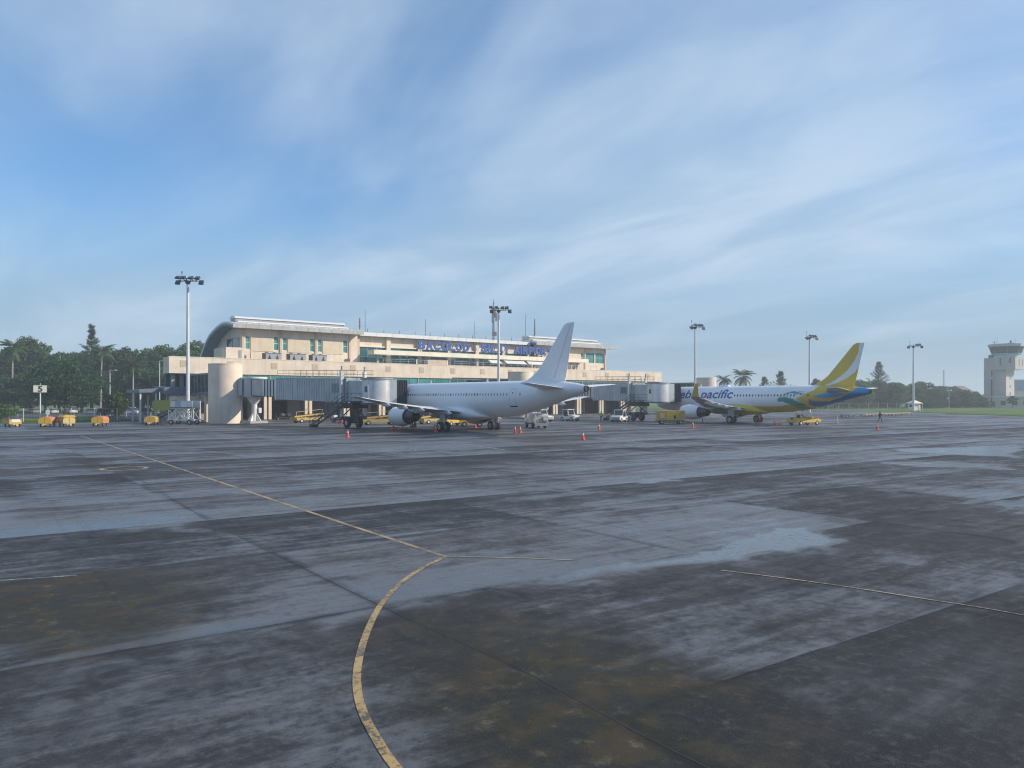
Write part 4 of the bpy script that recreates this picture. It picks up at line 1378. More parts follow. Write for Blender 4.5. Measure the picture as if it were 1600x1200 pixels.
YEL, WHT, GRN, BLU, LBL = (0.62, 0.43, 0.035), (0.80, 0.81, 0.82), (0.02, 0.27, 0.24), (0.02, 0.15, 0.40), (0.03, 0.27, 0.55)
P_GREEN1 = [(25.3, 4.45), (26.1, 4.82), (27.0, 4.95), (28.0, 4.77), (28.7, 4.49), (27.7, 4.52), (26.7, 4.66), (25.9, 4.44)]
P_GREEN2 = [(24.4, 3.95), (25.3, 4.16), (26.3, 4.04), (27.5, 3.58), (28.5, 2.99), (30.1, 2.15), (29.9, 1.5), (29.0, 1.6), (28.2, 2.13), (27.1, 2.71), (25.9, 3.24), (25.2, 3.42), (24.4, 3.36)]
P_WEDGE = [(27.4, 3.85), (28.9, 4.62), (30.0, 5.1), (30.6, 6.0), (38, 6.0), (38, 1.4), (30.1, 1.9), (28.5, 2.99)]
P_BLUE = [(29.2, 3.78), (30.2, 3.5), (32.2, 3.48), (33.5, 3.95), (34.5, 4.42), (35.7, 5.08), (36.0, 5.7), (38.2, 5.8), (38.2, 3.0), (34, 2.5), (31.0, 2.3), (29.4, 3.0)]
P_LBLUE = [(30.0, 4.22), (31.4, 4.6), (32.5, 4.92), (33.6, 4.80), (34.4, 4.48), (33.4, 4.1), (32.0, 3.95), (30.8, 4.0)]
P_STRIPE = [(36.2, 12.2), (35.9, 10.36), (35.3, 9.13), (34.4, 7.91), (33.2, 6.9), (32.0, 6.17), (30.6, 5.66), (31.5, 5.68), (33.0, 6.19), (34.4, 6.86), (35.4, 7.62), (36.1, 8.5), (36.6, 9.5), (38, 12.2)]


def paint_fus(s, h):
    if pin((s, h), P_GREEN2) or pin((s, h), P_GREEN1): return GRN
    if pin((s, h), P_BLUE): return BLU if h < 4.6 or s < 34.5 else LBL
    if pin((s, h), P_LBLUE): return LBL
    if pin((s, h), P_WEDGE): return YEL
    lim = np.interp(s, [14, 17, 19.6, 22.7, 24.4, 27, 29], [1.0, 2.4, 2.75, 2.65, 2.75, 3.0, 3.2])
    if h < lim: return YEL
    return WHT


def paint_fin(s, h):
    return (0.72, 0.76, 0.80) if pin((s, h), P_STRIPE) else YEL


def livery_mat():
    m = bpy.data.materials.new('livery_paint')
    m.use_nodes = True
    t = NT(m.node_tree)
    b = m.node_tree.nodes['Principled BSDF']
    at = t.n('ShaderNodeAttribute', attribute_name='paint')
    p = t.n('ShaderNodeNewGeometry').outputs['Position']
    d = t.m('MULTIPLY', t.ramp(t.noise(p, 0.5, 6), 0.45, 0.75), 0.15)
    t.link(t.mix(d, at.outputs['Color'], (0.35, 0.34, 0.32)), b.inputs['Base Color'])
    b.inputs['Roughness'].default_value = 0.3
    MAT['livery'] = m


livery_mat()


def set_paint(me, fn):
    at = me.attributes.new('paint', 'FLOAT_COLOR', 'POINT')
    cols = []
    for v in me.vertices:
        c = fn(17.7 - v.co.y, v.co.z)
        cols += [c[0], c[1], c[2], 1.0]
    at.data.foreach_set('color', cols)


def wheel(parent, c, r, wd, name='wheel'):
    w_ = MB().revolve([(-wd / 2, r * 0.55), (-wd / 2, r * 0.85), (-wd * 0.32, r), (wd * 0.32, r), (wd / 2, r * 0.85), (wd / 2, r * 0.55), (-wd / 2, r * 0.55)], c, 'x', 24).build(name, 'rubber', parent, 40)
    MB().cyl((c[0] - wd * 0.43, c[1], c[2]), (c[0] + wd * 0.43, c[1], c[2]), r * 0.56, n=18).cyl((c[0] - wd * 0.5, c[1], c[2]), (c[0] + wd * 0.5, c[1], c[2]), r * 0.2, n=10).build('rim', 'rim', w_, 40)
    return w_


def aircraft(loc, rz, label, fancy):
    t = thing('airliner', label, 'airplane', loc, rz, 'parked airliners')
    # fuselage
    st = list(np.linspace(0, 6, 40)) + list(np.arange(6.2, 37.5, 0.2 if fancy else 0.5)) + [37.57]
    n = 72
    rings = []
    for s in st:
        zt, zb, hw = fus(s)
        zc, rv = (zt + zb) / 2, (zt - zb) / 2
        rings.append([(hw * math.sin(2 * math.pi * i / n), 17.7 - s, zc + rv * math.cos(2 * math.pi * i / n)) for i in range(n)])
    me = MB().loft(rings).mesh('fuselage', 35)
    if fancy: set_paint(me, paint_fus)
    fz = link_mesh('fuselage', me, 'livery' if fancy else 'plane_white', t)
    # cabin windows: too small to pick apart one by one
    dark, shade_ = MB(), MB()
    r_ = random.Random(3)
    stations = [6.9 + 0.533 * k for k in range(46)]
    for side in (-1, 1):
        for s in stations:
            if fancy and side == -1 and s < 16.9: continue
            if 29.6 < s or 27.3 < s < 28.9: continue
            pr_ = []
            for a in range(10):
                th = 2 * math.pi * a / 10
                pr_.append(fus_pt(s + 0.125 * math.cos(th), 4.36 + 0.18 * math.sin(th), side, 0.012))
            tgt = dark if (s < 8.3 or r_.random() < (0.75 if fancy else 0.35)) else shade_
            tgt.add(pr_, [tuple(range(10))])
    tag(dark.build('cabin_window_row', 'window_dark', t), kind='stuff')
    if shade_.v:
        tag(shade_.build('cabin_window_shades', 'window_shade', t), kind='stuff')
    # cockpit windows
    for side in (-1, 1):
        for s0, s1, h0, h1 in ((1.75, 2.35, 4.05, 4.5), (2.4, 3.0, 4.1, 4.75), (3.05, 3.5, 4.2, 4.75)):
            MB().add([fus_pt(s0, h0, side, 0.015), fus_pt(s1, h0, side, 0.015), fus_pt(s1, h1, side, 0.015), fus_pt(s0 + 0.1, min(h1, fus(s0 + .1)[0] - 0.1), side, 0.015)], [(0, 1, 2, 3)]).build('cockpit_window', 'window_dark', t)
    # doors drawn as raised seals with a sill
    def door(s, h0, h1, wd, side, name):
        fr = MB()
        k = 8
        for sa in (s - wd / 2, s + wd / 2):
            for j in range(k):
                a0 = h0 + (h1 - h0) * j / k; a1 = h0 + (h1 - h0) * (j + 1) / k
                fr.add([fus_pt(sa - 0.018, a0, side, 0.012), fus_pt(sa + 0.018, a0, side, 0.012), fus_pt(sa + 0.018, a1, side, 0.012), fus_pt(sa - 0.018, a1, side, 0.012)], [(0, 1, 2, 3)])
        fr.add([fus_pt(s - wd / 2, h1 - 0.03, side, 0.014), fus_pt(s + wd / 2, h1 - 0.03, side, 0.014), fus_pt(s + wd / 2, h1 + 0.03, side, 0.014), fus_pt(s - wd / 2, h1 + 0.03, side, 0.014)], [(0, 1, 2, 3)])
        o = fr.build(name, 'line_grey', t)
        MB().add([fus_pt(s - wd / 2 - 0.1, h0 - 0.1, side, 0.03), fus_pt(s + wd / 2 + 0.1, h0 - 0.1, side, 0.03), fus_pt(s + wd / 2 + 0.1, h0 + 0.02, side, 0.03), fus_pt(s - wd / 2 - 0.1, h0 + 0.02, side, 0.03)], [(0, 1, 2, 3)]).build('sill', 'window_dark', o)
        MB().add([fus_pt(s - 0.07, 4.4, side, 0.014), fus_pt(s + 0.07, 4.4, side, 0.014), fus_pt(s + 0.07, 4.62, side, 0.014), fus_pt(s - 0.07, 4.62, side, 0.014)], [(0, 1, 2, 3)]).build('door_window', 'window_dark', o)
    for side in (-1, 1):
        door(28.1, 3.1, 4.95, 0.85, side, 'rear_door')
        door(5.0, 3.35, 5.2, 0.85, side, 'front_door')
    # belly fairing
    rings = []
    for s, hw, zt, zb in ((10.4, 0.8, 1.9, 1.72), (11.3, 1.6, 2.35, 1.5), (12.5, 2.02, 2.75, 1.38), (14, 2.25, 3.1, 1.3), (17, 2.32, 3.2, 1.27), (18.8, 2.28, 3.1, 1.3), (20.2, 2.1, 2.8, 1.38), (21.3, 1.6, 2.3, 1.54), (22.3, 0.8, 1.88, 1.71)):
        rings.append([(hw * math.copysign(abs(math.sin(a)) ** 0.7, math.sin(a)), 17.7 - s, (zt + zb) / 2 + (zt - zb) / 2 * math.copysign(abs(math.cos(a)) ** 0.8, math.cos(a))) for a in [2 * math.pi * i / 32 for i in range(32)]])
    me = MB().loft(rings).mesh('belly_fairing', 50)
    if fancy: set_paint(me, lambda s, h: YEL if s > 16.2 else (0.5, 0.53, 0.55))
    link_mesh('belly_fairing', me, 'livery' if fancy else 'plane_white', t)
    # wings
    W = [(11.6, 1.2, 2.25, 7.4, 0.14), (12.1, 2.1, 2.32, 6.85, 0.135), (14.3, 6.4, 2.72, 4.65, 0.12), (17.0, 11.7, 3.30, 3.05, 0.11), (19.05, 15.8, 3.92, 1.85, 0.11), (19.75, 17.0, 4.12, 1.45, 0.1)]
    for side in (-1, 1):
        wg = wing_mesh(W, side).build('wing', 'plane_grey', t, 40)
        # slat edge and control surfaces
        sl_ = MB()
        for (a, b) in zip(W[1:-1], W[2:]):
            sl_.add([(side * a[1], 17.7 - a[0] + 0.02, a[2] - 0.06), (side * b[1], 17.7 - b[0] + 0.02, b[2] - 0.03), (side * b[1], 17.7 - b[0] - 0.16 * b[3] * 0.6, b[2] + b[3] * b[4] * 0.47), (side * a[1], 17.7 - a[0] - 0.16 * a[3] * 0.6, a[2] + a[3] * a[4] * 0.47)], [(0, 1, 2, 3)])
        sl_.build('slat', 'bare_metal', wg)
        fl = MB()
        for (y0, y1) in ((2.3, 6.3), (6.5, 12.6), (12.8, 16.2)):
            q = []
            for y in (y0, y1):
                z = np.interp(y, [w_[1] for w_ in W], [w_[2] for w_ in W]); le = np.interp(y, [w_[1] for w_ in W], [w_[0] for w_ in W]); ch = np.interp(y, [w_[1] for w_ in W], [w_[3] for w_ in W])
                q.append((y, z, le, ch))
            fl.loft([[(side * y, 17.7 - le - ch * 0.76, z + 0.045 * ch), (side * y, 17.7 - le - ch * 1.01, z + 0.02), (side * y, 17.7 - le - ch * 1.01, z - 0.02), (side * y, 17.7 - le - ch * 0.76, z - 0.035 * ch)] for y, z, le, ch in q])
        fl.build('flap', 'plane_white', wg)
        for y in (4.0, 7.9, 10.4, 12.9):
            z = np.interp(y, [w_[1] for w_ in W], [w_[2] for w_ in W]); le = np.interp(y, [w_[1] for w_ in W], [w_[0] for w_ in W]); ch = np.interp(y, [w_[1] for w_ in W], [w_[3] for w_ in W])
            rr = []
            te = le + ch
            for f, r in ((-0.48 * ch, 0.03), (-0.3 * ch, 0.2), (0.0, 0.24), (0.35, 0.17), (0.75, 0.02)):
                rr.append([(side * y + r * 0.8 * math.cos(a), 17.7 - te - f, z - 0.2 - 0.12 * (f > 0) + r * 1.15 * math.sin(a)) for a in [2 * math.pi * i / 12 for i in range(12)]])
            MB().loft(rr).build('flap_track_fairing', 'plane_white', wg, 60)
        if fancy:
            sk = []
            for f in [k / 8 for k in range(9)]:
                a = f * R(78)
                y = 17.0 + 0.75 * math.sin(min(a, R(60))) + 0.55 * max(0, f - 0.4)
                z = 4.12 + 0.6 * (1 - math.cos(a)) + 1.95 * max(0, f - 0.25) ** 1.1
                ch = 1.45 * (1 - 0.62 * f); le = 19.75 + 1.5 * f ** 1.2
                nx_, nz_ = math.cos(a), math.sin(a)
                sk.append([(side * (y - nz_ * v), 17.7 - (le + u), z + nx_ * v) for u, v in airfoil_sym(ch, 0.08)])
            MB().loft(sk).build('winglet', 'yellow_wing', wg, 50)
        # engine
        ec = (side * 5.75, 17.7 - 9.9, 1.72)
        cowl = MB().revolve([(-1.0, 0.80), (-0.25, 0.84), (-0.02, 0.93), (0.0, 0.98), (-0.06, 1.03), (-0.35, 1.12), (-1.1, 1.2), (-1.9, 1.2), (-2.7, 1.12), (-3.3, 0.99), (-3.32, 0.93), (-2.8, 0.95)], ec, 'y', 40).build('engine_cowl', 'plane_white', t, 40)
        MB().revolve([(0.0, 0.985), (0.012, 0.955), (-0.02, 0.925), (-0.06, 1.035), (0.0, 0.985)], ec, 'y', 40).build('inlet_lip', 'bare_metal', cowl, 60)
        MB().revolve([(-0.95, 0.8), (-0.95, 0.3), (-0.6, 0.02)], ec, 'y', 30).build('fan', 'exhaust', cowl, 40)
        MB().revolve([(-2.82, 0.94), (-2.82, 0.7)], ec, 'y', 30).build('fan_duct', 'dark_metal', cowl)
        MB().revolve([(-2.7, 0.80), (-3.3, 0.82), (-4.0, 0.74), (-4.85, 0.57), (-4.87, 0.52), (-4.5, 0.5)], ec, 'y', 34).build('core_nozzle', 'exhaust', cowl, 40)
        MB().revolve([(-4.5, 0.5), (-4.5, 0.38), (-5.0, 0.24), (-5.5, 0.03)], ec, 'y', 28).build('exhaust_plug', 'exhaust', cowl, 40)
        py_ = MB()
        z_w = 2.62
        py_.loft([[(side * 5.75 - 0.03, ec[1] - 0.9, 2.88), (side * 5.75 + 0.03, ec[1] - 0.9, 2.88), (side * 5.75 + 0.03, ec[1] - 0.9, 2.7), (side * 5.75 - 0.03, ec[1] - 0.9, 2.7)],
                  [(side * 5.75 - 0.2, ec[1] - 2.6, 3.05), (side * 5.75 + 0.2, ec[1] - 2.6, 3.05), (side * 5.75 + 0.24, ec[1] - 2.6, 2.4), (side * 5.75 - 0.24, ec[1] - 2.6, 2.4)],
                  [(side * 5.75 - 0.2, ec[1] - 5.4, 2.75), (side * 5.75 + 0.2, ec[1] - 5.4, 2.75), (side * 5.75 + 0.24, ec[1] - 5.2, 2.15), (side * 5.75 - 0.24, ec[1] - 5.2, 2.15)],
                  [(side * 5.75 - 0.05, ec[1] - 7.0, 2.6), (side * 5.75 + 0.05, ec[1] - 7.0, 2.6), (side * 5.75 + 0.05, ec[1] - 7.0, 2.5), (side * 5.75 - 0.05, ec[1] - 7.0, 2.5)]])
        py_.build('pylon', 'plane_grey', wg, 40)
        # tailplane
        S_ = [(30.9, 0.7, 4.95, 4.0, 0.1), (31.8, 1.5, 5.03, 3.55, 0.1), (34.6, 6.2, 5.42, 1.35, 0.09)]
        tp = wing_mesh(S_, side).build('tailplane', 'plane_white', t, 40)
        MB().loft([[(side * 1.5, 17.7 - 34.4, 5.10), (side * 1.5, 17.7 - 35.42, 5.06), (side * 1.5, 17.7 - 35.42, 5.02), (side * 1.5, 17.7 - 34.4, 4.93)], [(side * 6.1, 17.7 - 35.45, 5.46), (side * 6.1, 17.7 - 35.95, 5.44), (side * 6.1, 17.7 - 35.95, 5.41), (side * 6.1, 17.7 - 35.45, 5.37)]]).build('elevator', 'plane_white', tp)
        # main gear
        gx = side * 3.795
        MB().cyl((gx, 0, 0.55), (gx, 0.1, 2.5), 0.15, 0.17, 14).bar((gx, 0, 1.2), (gx - side * 1.5, 0.2, 2.1), 0.14).cyl((gx - 0.75, 0, 0.57), (gx + 0.75, 0, 0.57), 0.1, n=10).build('gear_strut', 'grey_metal', t, 40)
        MB().box(min(gx + side * 0.18, gx + side * 0.24), max(gx + side * 0.18, gx + side * 0.24), -0.55, 0.5, 0.9, 2.35).build('gear_door', 'plane_grey', t)
        for dx in (-0.46, 0.46):
            wheel(t, (gx + dx, 0, 0.585), 0.585, 0.42, 'main_wheel')
    # nose gear
    ny = 12.64
    MB().cyl((0, ny, 0.38), (0, ny + 0.1, 1.9), 0.09, 0.11, 12).cyl((-0.3, ny, 0.38), (0.3, ny, 0.38), 0.07, n=8).bar((0, ny, 1.0), (0, ny + 1.2, 1.8), 0.09).build('nose_gear_strut', 'grey_metal', t, 40)
    for dx in (-0.25, 0.25): wheel(t, (dx, ny, 0.38), 0.38, 0.22, 'nose_wheel')
    for side in (-1, 1):
        MB().box(min(side * 0.35, side * 0.4), max(side * 0.35, side * 0.4), ny + 0.1, ny + 1.6, 0.95, 1.75).build('gear_door', 'plane_white', t)
    # fin with dorsal fillet, rudder
    secs = []
    fo = 0.35 if fancy else -0.5
    for k in range(91):
        f = k / 90
        h = 5.35 + f * (11.76 - 5.35)
        te = 35.0 + 0.23 * (h - 5.6) + fo
        le = 29.95 + (h - 5.87) * 0.86 + fo
        if h < 7.4: le -= 1.9 * ((7.4 - h) / 2.0) ** 2
        if h > 11.45: le += 0.3 * ((h - 11.45) / 0.31) ** 2
        secs.append((le, 0, h, te - le, 0.10))
    me = wing_mesh(secs, 1, True).mesh('fin', 40)
    if fancy: set_paint(me, paint_fin)
    fin = link_mesh('fin', me, 'livery' if fancy else 'plane_white', t)
    rl = MB()
    for sx in (-1, 1):
        q = []
        for h in (6.1, 11.6):
            te = 35.0 + 0.23 * (h - 5.6) + fo; le = 29.95 + (h - 5.87) * 0.86 + fo
            c = te - (te - le) * 0.32
            hw = 0.035 * (te - le) + 0.01
            q.append((sx * (hw + 0.008), c, h))
        rl.add([(q[0][0], 17.7 - q[0][1] + 0.02, q[0][2]), (q[0][0], 17.7 - q[0][1] - 0.02, q[0][2]), (q[1][0], 17.7 - q[1][1] - 0.02, q[1][2]), (q[1][0], 17.7 - q[1][1] + 0.02, q[1][2])], [(0, 1, 2, 3)])
    if not fancy:
        rl.build('rudder_gap', 'window_shade', fin)
    # APU exhaust, antennas
    MB().revolve([(0.1, 0.36), (-0.25, 0.33), (-0.26, 0.2), (0.05, 0.19)], (0, 17.7 - 37.5, 4.9), 'y', 24).build('auxiliary_exhaust', 'exhaust', t, 40)
    for s, hh in ((9.0, 0.4), (21.0, 0.38)):
        zt = fus(s)[0]
        MB().loft([[(0.03, 17.7 - s, zt - 0.05), (-0.03, 17.7 - s, zt - 0.05), (-0.03, 17.3 - s, zt - 0.05), (0.03, 17.3 - s, zt - 0.05)], [(0.012, 17.45 - s, zt + hh), (-0.012, 17.45 - s, zt + hh), (-0.012, 17.3 - s, zt + hh), (0.012, 17.3 - s, zt + hh)]]).build('blade_antenna', 'plane_white', t)
    if fancy:
        MB().loft([[(-0.3, 17.7 - 13.0, 5.8), (0.3, 17.7 - 13.0, 5.8), (0.3, 17.7 - 14.9, 5.8), (-0.3, 17.7 - 14.9, 5.8)], [(-0.22, 17.7 - 13.2, 6.12), (0.22, 17.7 - 13.2, 6.12), (0.22, 17.7 - 14.7, 6.12), (-0.22, 17.7 - 14.7, 6.12)]]).build('antenna_fairing', 'plane_white', t)
        # airline name wrapped onto the port side
        me = text_mesh('cebu pacific', 1.0, 0.0, shear=0.22, bold=0.02)
        xs = [v.co.x for v in me.vertices]
        lo, hi = min(xs), max(xs)
        bm = bmesh.new(); bm.from_mesh(me)
        for k in range(-4, 14):
            bmesh.ops.bisect_plane(bm, geom=bm.verts[:] + bm.edges[:] + bm.faces[:], plane_co=(0, k * 0.1, 0), plane_no=(0, 1, 0))
        bm.to_mesh(me); bm.free()
        for side in (-1,):
            m2_ = me.copy()
            for v in m2_.vertices:
                s = 5.3 + (v.co.x - lo) / (hi - lo) * 11.4
                v.co = fus_pt(s, 3.95 + v.co.y * 1.95, side, 0.014)
            m2_.materials.clear()
            link_mesh('airline_name', m2_, 'letter_blue', t)
    return t


pmat('yellow_wing', (0.60, 0.42, 0.04), 0.35, var=0.05)
aircraft((54.5, 75.5, 0), R(0.5), 'plain white airliner with tall white tail in the centre', False)
aircraft((106.0, 71.8, 0), R(1.5), 'airliner with yellow tail and blue name lettering on the right', True)

# ------------------------------------------------------------------ ground vehicles and equipment
def bagcart(loc, rz, label, cover, side_m, front_m, h=1.25, ln=2.9, panel=False):
    t = thing('baggage_cart', label, 'baggage cart', loc, rz, 'baggage carts on the apron')
    MB().box(-0.75, 0.75, -ln / 2, ln / 2, 0.42, 0.56).build('bed', 'yellow_dull', t)
    if panel:
        MB().box(-0.72, 0.72, -ln / 2, ln / 2, 0.563, 0.95).build('body', 'yellow', t)
        MB().box(-0.48, 0.55, -ln / 2 - 0.04, -ln / 2 - 0.003, 0.68, 1.08).build('front_panel', 'white_paint', t)
        for sx in (-0.73, 0.73):
            MB().box(sx - 0.05, sx + 0.05, -ln / 2, ln / 2, 0.953, 1.2).build('side_rail', 'orange_tarp', t)
    else:
        prof = [(-0.74, 0.563), (0.74, 0.563), (0.77, h * 0.8), (0.62, h), (0.0, h + 0.14), (-0.62, h), (-0.77, h * 0.8)]
        m_ = MB()
        rr = []
        for k in range(7):
            y = -ln / 2 + 0.06 + (ln - 0.12) * k / 6
            b = 0.04 * math.sin(k * 2.3)
            rr.append([(x * (1 + b * 0.3), y, z + (b if z > 1 else 0)) for x, z in prof])
        m_.loft(rr).build('tarpaulin', side_m, t, 35)
        for y, nm in ((-ln / 2 - 0.02, 'front_curtain'), (ln / 2 - 0.03, 'rear_curtain')):
            for sgn in (-1, 1):
                MB().prism_y([(sgn * 0.03, 0.5), (sgn * 0.74, 0.5), (sgn * 0.76, h * 0.8), (sgn * 0.6, h - 0.02), (sgn * 0.03, h + 0.08)], y, y + 0.05).build(nm, front_m, t)
        for y in (-0.25, 0.3):
            MB().box(-0.80, -0.775, y - 0.14, y + 0.14, 0.56, h * 0.8).build('strap', 'yellow', t)
        if cover:
            MB().prism_y([(-0.85, h + 0.05), (0.85, h + 0.05), (0.6, h + 0.32), (-0.5, h + 0.38)], -ln / 2 - 0.05, ln / 2).build('roof_cover', cover, t)
    MB().box(-0.3, 0.3, -ln / 2 - 0.1, -ln / 2 + 0.2, 0.3, 0.419).bar((0, -ln / 2 - 0.1, 0.36), (0, -ln / 2 - 0.75, 0.25), 0.09).box(-0.14, 0.14, -ln / 2 - 0.95, -ln / 2 - 0.72, 0.18, 0.3).build('tow_bar', 'yellow_pale', t)
    for sx in (-0.6, 0.6):
        for sy in (-ln / 2 + 0.5, ln / 2 - 0.5):
            wheel(t, (sx, sy, 0.21), 0.21, 0.16)


bagcart((13.0, 124.6, 0), R(8), 'low yellow baggage cart with white front panel, leftmost on the apron edge', None, None, None, panel=True)
bagcart((16.9, 122.8, 0), R(-22), 'covered baggage cart with orange side below the number 5 sign', None, 'orange_tarp', 'yellow')
bagcart((19.1, 122.2, 0), R(4), 'covered baggage cart with yellow roof sheet, third from the left', 'yellow', 'orange_tarp', 'yellow_pale')
bagcart((23.2, 121.5, 0), R(-26), 'covered orange and yellow baggage cart in front of the maroon car', None, 'orange_tarp', 'yellow')
bagcart((29.9, 121.0, 0), R(-24), 'baggage cart with shade put into its mustard colour, beside the boarding stairs', None, 'yellow_dull', 'yellow_dull', 1.2, 3.2)  # dull yellow covers carry the shade this cart stands in

# mobile boarding stairs
t = thing('boarding_stairs', 'mobile boarding stairs with green side panel and white lattice base', 'stairs', (34.2, 120.2, 0), R(-39 + 90 + 80))
m_ = MB()
for y in (-0.85, 0.85):
    m_.bar((-2.2, y, 0.7), (2.2, y, 0.7), 0.14, 0.2)
    for a, b in ((-2.0, -0.6), (-0.6, 0.8), (0.8, 2.0)):
        m_.bar((a, y, 0.7), (b, y, 2.4), 0.1); m_.bar((b, y, 0.7), (a, y, 2.4), 0.1); m_.bar((a, y, 0.7), (a, y, 2.4), 0.1)
    m_.bar((2.0, y, 0.7), (2.0, y, 2.4), 0.1); m_.bar((-2.2, y, 2.4), (2.2, y, 2.4), 0.12)
for x in (-2, 0, 2): m_.bar((x, -0.85, 0.7), (x, 0.85, 0.7), 0.1)
m_.build('lattice_base', 'white_paint', t)
MB().box(-2.0, 1.6, -1.0, 1.0, 2.46, 2.58).build('platform', 'dark_metal', t)
for y in (-0.98, 0.98):
    for k, (a, b, mt) in enumerate(((-2.0, -1.0, 'bridge_light'), (-0.98, -0.1, 'white_paint'), (-0.08, 0.8, 'panel_blue'), (0.82, 1.6, 'bridge_light'))):
        MB().box(a, b, y - 0.03, y + 0.03, 2.6, 3.55).build('side_panel', mt, t)
for y in (-0.9, 0.9):
    MB().prism_y([(1.65, 2.2), (4.5, 1.95), (4.7, 3.35), (4.4, 3.6), (1.65, 3.75)], y - 0.04, y + 0.04).build('flight_panel', 'tarp_green', t)
sp_ = MB()
for k in range(11):
    f = k / 11
    sp_.box(1.7 + 4.6 * f, 2.15 + 4.6 * f, -0.8, 0.8, 2.4 - 2.1 * f, 2.46 - 2.1 * f)
sp_.build('tread', 'grey_metal', t)
MB().bar((4.4, -0.8, 1.9), (4.4, 0.8, 1.9), 0.12).bar((4.4, -0.8, 0.0), (4.4, -0.8, 2.0), 0.1).bar((4.4, 0.8, 0), (4.4, 0.8, 2.0), 0.1).bar((1.7, -0.8, 2.3), (6.4, -0.8, 0.12), 0.1, 0.2).bar((1.7, 0.8, 2.3), (6.4, 0.8, 0.12), 0.1, 0.2).build('foot_frame', 'dark_metal', t)
for x in (-1.5, 1.5):
    for y in (-0.95, 0.95):
        w_ = MB().revolve([(-0.12, 0.2), (-0.12, 0.36), (0.12, 0.36), (0.12, 0.2), (-0.12, 0.2)], (x, y, 0.36), 'y', 20).build('wheel', 'rubber', t, 40)
        MB().cyl((x, y - 0.1, 0.36), (x, y + 0.1, 0.36), 0.2, n=12).build('rim', 'rim', w_)


def xwheel(parent, c, r, wd):
    """wheel whose axle lies along local y"""
    w_ = MB().revolve([(-wd / 2, r * 0.55), (-wd / 2, r * 0.9), (-wd * 0.35, r), (wd * 0.35, r), (wd / 2, r * 0.9), (wd / 2, r * 0.55), (-wd / 2, r * 0.55)], c, 'y', 20).build('wheel', 'rubber', parent, 40)
    MB().cyl((c[0], c[1] - wd * 0.46, c[2]), (c[0], c[1] + wd * 0.46, c[2]), r * 0.56, n=14).build('rim', 'rim', w_, 40)


def belt_loader(loc, rz, label, body='yellow', lift=0.25, canopy=False):
    """local x forward; a low truck with a sloping conveyor"""
    t = thing('belt_loader', label, 'belt loader', loc, rz, 'belt loaders around the aircraft')
    MB().prism_y([(-2.6, 0.42), (2.4, 0.42), (2.6, 0.6), (2.5, 0.86), (0.6, 0.92), (0.2, 0.8), (-2.6, 0.86)], -0.95, 0.95).build('chassis', body, t)
    MB().prism_y([(0.5, 0.925), (2.45, 0.87), (2.3, 1.15), (0.7, 1.25)], 0.25, 0.93).build('engine_cover', body, t)
    MB().box(-0.35, 0.25, 0.4, 0.9, 0.9, 1.05).box(-0.45, -0.33, 0.4, 0.9, 1.05, 1.5).build('seat', 'bag_dark', t)
    MB().cyl((0.62, 0.65, 1.2), (0.42, 0.65, 1.42), 0.02, n=6).cyl((0.42, 0.65, 1.40), (0.40, 0.65, 1.44), 0.17, n=12).build('steering_wheel', 'rubber', t)
    z0, z1 = 0.98, 1.15 + lift * 5.6
    cb = MB()
    cb.bar((-2.7, -0.4, z0), (2.7, -0.4, z1), 0.12, 0.22); cb.bar((-2.7, 0.15, z0), (2.7, 0.15, z1), 0.1, 0.22)
    cv = cb.build('conveyor', body, t)
    MB().bar((-2.72, -0.12, z0 + 0.1), (2.72, -0.12, z1 + 0.1), 0.46, 0.1).build('belt', 'rubber', cv)
    MB().bar((-2.5, -0.5, z0 + 0.75), (2.5, -0.5, z1 + 0.7), 0.05).bar((-2.4, -0.5, z0 + 0.1), (-2.4, -0.5, z0 + 0.8), 0.05).bar((0, -0.5, (z0 + z1) / 2), (0, -0.5, (z0 + z1) / 2 + 0.72), 0.05).bar((2.4, -0.5, z1 - 0.1), (2.4, -0.5, z1 + 0.65), 0.05).build('rail', 'yellow_pale', cv)
    MB().bar((1.4, -0.2, 0.8), (1.9, -0.2, z1 - lift * 1.4), 0.1).bar((-1.8, -0.2, 0.8), (-2.0, -0.2, z0 + 0.2), 0.1).build('lift_arm', 'dark_metal', t)
    if canopy:
        MB().box(-0.7, 0.9, 0.1, 1.0, 2.02, 2.1).bar((-0.6, 0.9, 0.85), (-0.6, 0.9, 2.02), 0.06).bar((0.8, 0.9, 0.9), (0.8, 0.9, 2.02), 0.06).build('canopy', body, t)
    for x in (-1.7, 1.7):
        for y in (-0.85, 0.85): xwheel(t, (x, y, 0.34), 0.34, 0.24)


